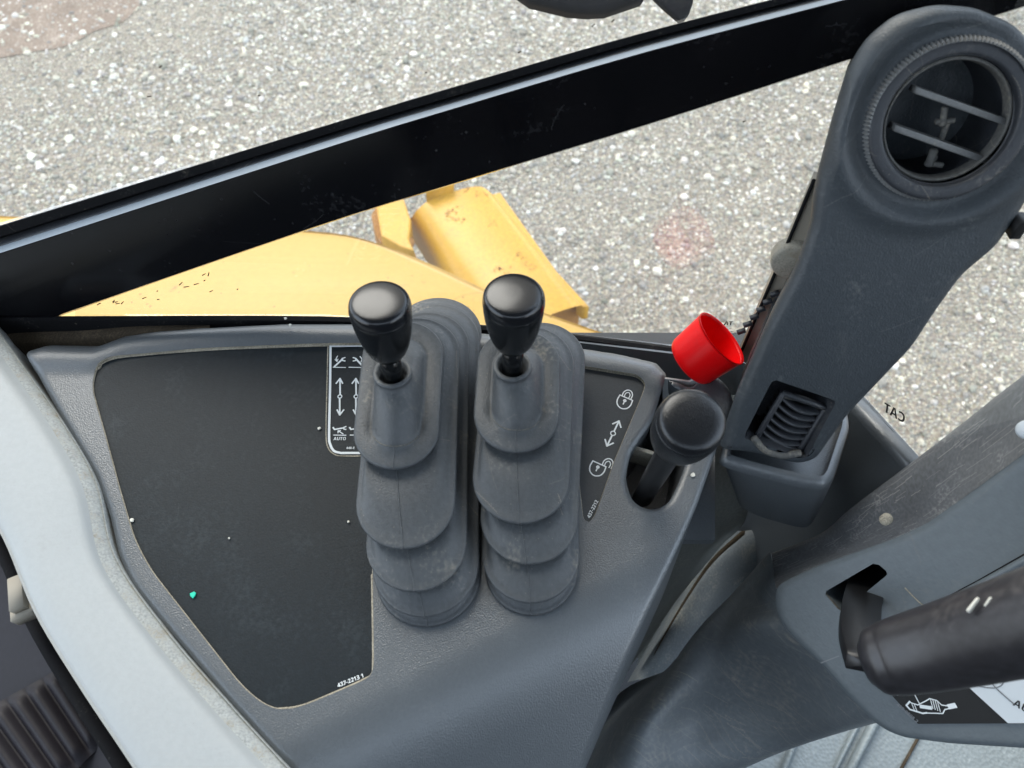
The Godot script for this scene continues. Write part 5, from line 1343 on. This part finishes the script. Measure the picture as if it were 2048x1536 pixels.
	for k in [[Vector3(0.2665, 1.8665, -0.1535), Vector3(0.2678, 1.8646, -0.1499)], [Vector3(0.2677, 1.8671, -0.1527), Vector3(0.2689, 1.8655, -0.1493)], [Vector3(0.2744, 1.877, -0.1536), Vector3(0.2758, 1.8735, -0.1483)], [Vector3(0.2755, 1.8776, -0.1528), Vector3(0.2768, 1.8741, -0.1475)], [Vector3(0.2766, 1.878, -0.1517), Vector3(0.2779, 1.8748, -0.1467)], [Vector3(0.2777, 1.8784, -0.1507), Vector3(0.279, 1.8754, -0.1459)]]:
		stroke(st, k, 0.0005, QN, 0.0002)
	stroke(st, [Vector3(0.2743, 1.8767, -0.1537), Vector3(0.2773, 1.8788, -0.1518), Vector3(0.2795, 1.8789, -0.149), Vector3(0.2825, 1.8815, -0.1476)], 0.0007, QN, 0.00024)
	stroke(st, [Vector3(0.2734, 1.8687, -0.1469), Vector3(0.2802, 1.8755, -0.1447), Vector3(0.2809, 1.8782, -0.1464), Vector3(0.2825, 1.8803, -0.1464)], 0.0007, QN, 0.00028)
	stroke(st, [Vector3(0.2827, 1.8814, -0.1473), Vector3(0.2849, 1.8842, -0.1472)], 0.0032, QN, 0.00032)
	stroke(st, [Vector3(0.2662, 1.8732, -0.1609), Vector3(0.2701, 1.8697, -0.1522)], 0.0006, QN, 0.0004)
	stroke(st, [Vector3(0.2586, 1.865, -0.1627), Vector3(0.2601, 1.8645, -0.1602)], 0.0022, QN, 0.0004)
	part("decal_drawing", st.commit(), M["print white"], o)
	text("459-0808 2", Vector3(0.2648, 1.8599, -0.1493), Vector3(0.27, 1.8585, -0.144) - Vector3(0.2611, 1.8577, -0.155), QN, 0.0022, M["print grey"], o)
	st = new_st()
	stroke(st, smooth_line([Vector3(0.2888, 1.9007, -0.1574), Vector3(0.2941, 1.9035, -0.1531), Vector3(0.2996, 1.9083, -0.1507), Vector3(0.3026, 1.9127, -0.1512), Vector3(0.3031, 1.9161, -0.1537)], 4), 0.0007, QN)
	stroke(st, smooth_line([Vector3(0.2978, 1.9098, -0.1545), Vector3(0.3016, 1.909, -0.1487), Vector3(0.3076, 1.9092, -0.1409)], 4), 0.0008, QN, 0.0001)
	part("field_lines", st.commit(), M["print grey"], o)
	text("AU", Vector3(0.3105, 1.911, -0.139), Vector3(0.314, 1.9098, -0.1372) - Vector3(0.3094, 1.908, -0.1415), QN, 0.0045, M["print black"], o)
	# scrape in the cover and a worn patch at the crease
	st = new_st()
	stroke(st, smooth_line([Vector3(0.261, 1.9162, -0.2129), Vector3(0.2656, 1.9156, -0.2062), Vector3(0.2697, 1.9156, -0.2007), Vector3(0.2732, 1.9174, -0.1979)], 4), 0.0008, QN)
	part("scrape", st.commit(), M["dust"], o)
	part("wear_patch", lathe(Vector3(0.2504, 1.9394, -0.2509), QN, [Vector2(0.0001, 0.0016), Vector2(0.0022, 0.0013), Vector2(0.0038, 0.0002), Vector2(0.004, -0.004)], 20), M["dust"], o, "pale worn nick at the crease")
	part("screw_plug", lathe(Vector3(0.3022, 2.0296, -0.2611), QN, [Vector2(0.0001, 0.002), Vector2(0.004, 0.0018), Vector2(0.0055, 0.0), Vector2(0.0055, -0.004)], 24), M["label white"], o)
	# black lever that comes out of the opening
	var s := thing("strap_lever", "flat black lever coming out of the armrest opening", "lever", Vector3(0.2605, 1.8756, -0.2407))
	var path := smooth_line([Vector3(0.2806, 1.8518, -0.259), Vector3(0.2575, 1.8769, -0.2344), Vector3(0.2339, 1.9042, -0.2044), Vector3(0.2151, 1.9321, -0.1753), Vector3(0.2041, 1.9559, -0.1489)], 6)
	var rows := []
	for i in path.size():
		var d: Vector3 = (path[mini(i + 1, path.size() - 1)] - path[maxi(i - 1, 0)]).normalized()
		var x := Vector3(1, 0.12, 0.25).normalized()
		x = (x - d * x.dot(d)).normalized()
		var y := d.cross(x).normalized()
		var row := []
		var h := 0.012
		for c in [Vector2(-1, -0.35), Vector2(-0.96, -0.4), Vector2(0.4, -0.4), Vector2(0.44, -0.4), Vector2(0.98, -0.05), Vector2(1, 0.0), Vector2(1, 0.36), Vector2(0.96, 0.4), Vector2(-0.96, 0.4), Vector2(-1, 0.36)]:
			row.append(path[i] + x * c.x * h + y * c.y * h)
		rows.append(row)
	for e in [0, -1]:
		var tip := []
		for q in rows[e].size():
			tip.append(path[0] if e == 0 else path[-1])
		if e == 0:
			rows.push_front(tip)
		else:
			rows.push_back(tip)
	part("blade", grid_mesh(rows, true, false), M["strap"], s)
	part("worn_edge", tube(path.map(func(p): return p + Vector3(0.0046, 0.0030, 0.0034)), 0.0004, 0.0004, 6), M["print grey"], s)
	# thick padded handle close to the eye
	var hd := thing("padded_handle", "thick scuffed dark grey padded handle over the armrest, closest to the eye", "handle", Vector3(0.184, 2.0079, -0.134))
	var hp := smooth_line([Vector3(0.1836, 2.0127, -0.1319), Vector3(0.1916, 2.0192, -0.1321), Vector3(0.2078, 2.0378, -0.1313), Vector3(0.2262, 2.0681, -0.1292), Vector3(0.247, 2.1047, -0.127)], 6)
	part("grip", tube(hp, 0.0165, 0.0235, 32, 1.0), M["handle rubber"], hd)
	for c in [[Vector3(0.201, 2.0732, -0.1331), Vector3(0.2044, 2.0774, -0.1369), 0.0016], [Vector3(0.2073, 2.0765, -0.1341), Vector3(0.2088, 2.0796, -0.1364), 0.0011], [Vector3(0.2105, 2.0801, -0.1346), Vector3(0.2115, 2.0818, -0.1359), 0.0009]]:
		part("pale_spot", tube([c[0], c[0].lerp(c[1], 0.5), c[1]], c[2], c[2] * 0.7, 10, 0.6), M["crumb"], hd, "pale spot on the handle")  # small elongated pale marks on the grip

# ------------------------------------------------------------------ crumbs and chips
func build_crumbs() -> void:
	var spots := [[Vector3(-0.2049, 1.9292, -0.2024), 0.0021, "green chip", "small bright green paint chip on the large black decal"], [Vector3(-0.1378, 1.9495, -0.3189), 0.0013, "crumb", "pale crumb on the black decal left of the sticker"], [Vector3(-0.2559, 1.9377, -0.2514), 0.0014, "crumb", "pale crumb at the left edge of the black decal"], [Vector3(-0.11, 1.9376, -0.2504), 0.0009, "crumb", "tiny pale crumb on the decal left of the boots"], [Vector3(0.1251, 1.9452, -0.2826), 0.0017, "crumb", "pale crumb right of the lock lever slot"], [Vector3(-0.1738, 1.97, -0.4076), 0.0012, "crumb", "pale crumb on the console rim near the window, upper one"], [Vector3(-0.1691, 1.9698, -0.4009), 0.0012, "crumb", "pale crumb on the console rim near the window, lower one"], [Vector3(-0.1884, 1.9356, -0.2392), 0.0007, "crumb", "tiny pale crumb in the middle of the black decal"]]
	for s in spots:
		var o := thing("crumb" if s[2] == "crumb" else "paint_chip", s[3], "crumb" if s[2] == "crumb" else "paint chip", s[0], "crumbs on the console" if s[2] == "crumb" else "")
		var st := new_st()
		var p := []
		for k in 9:
			p.append(Vector2.from_angle(TAU * k / 9) * s[1] * rng.randf_range(0.7, 1.15))
		part("bit", slab(s[0] + KN * 0.0008, Vector3(1, 0, 0), -Vector3(1, 0, 0).cross(KN).normalized(), p, 0.001, 0.0003), M[s[2]], o)
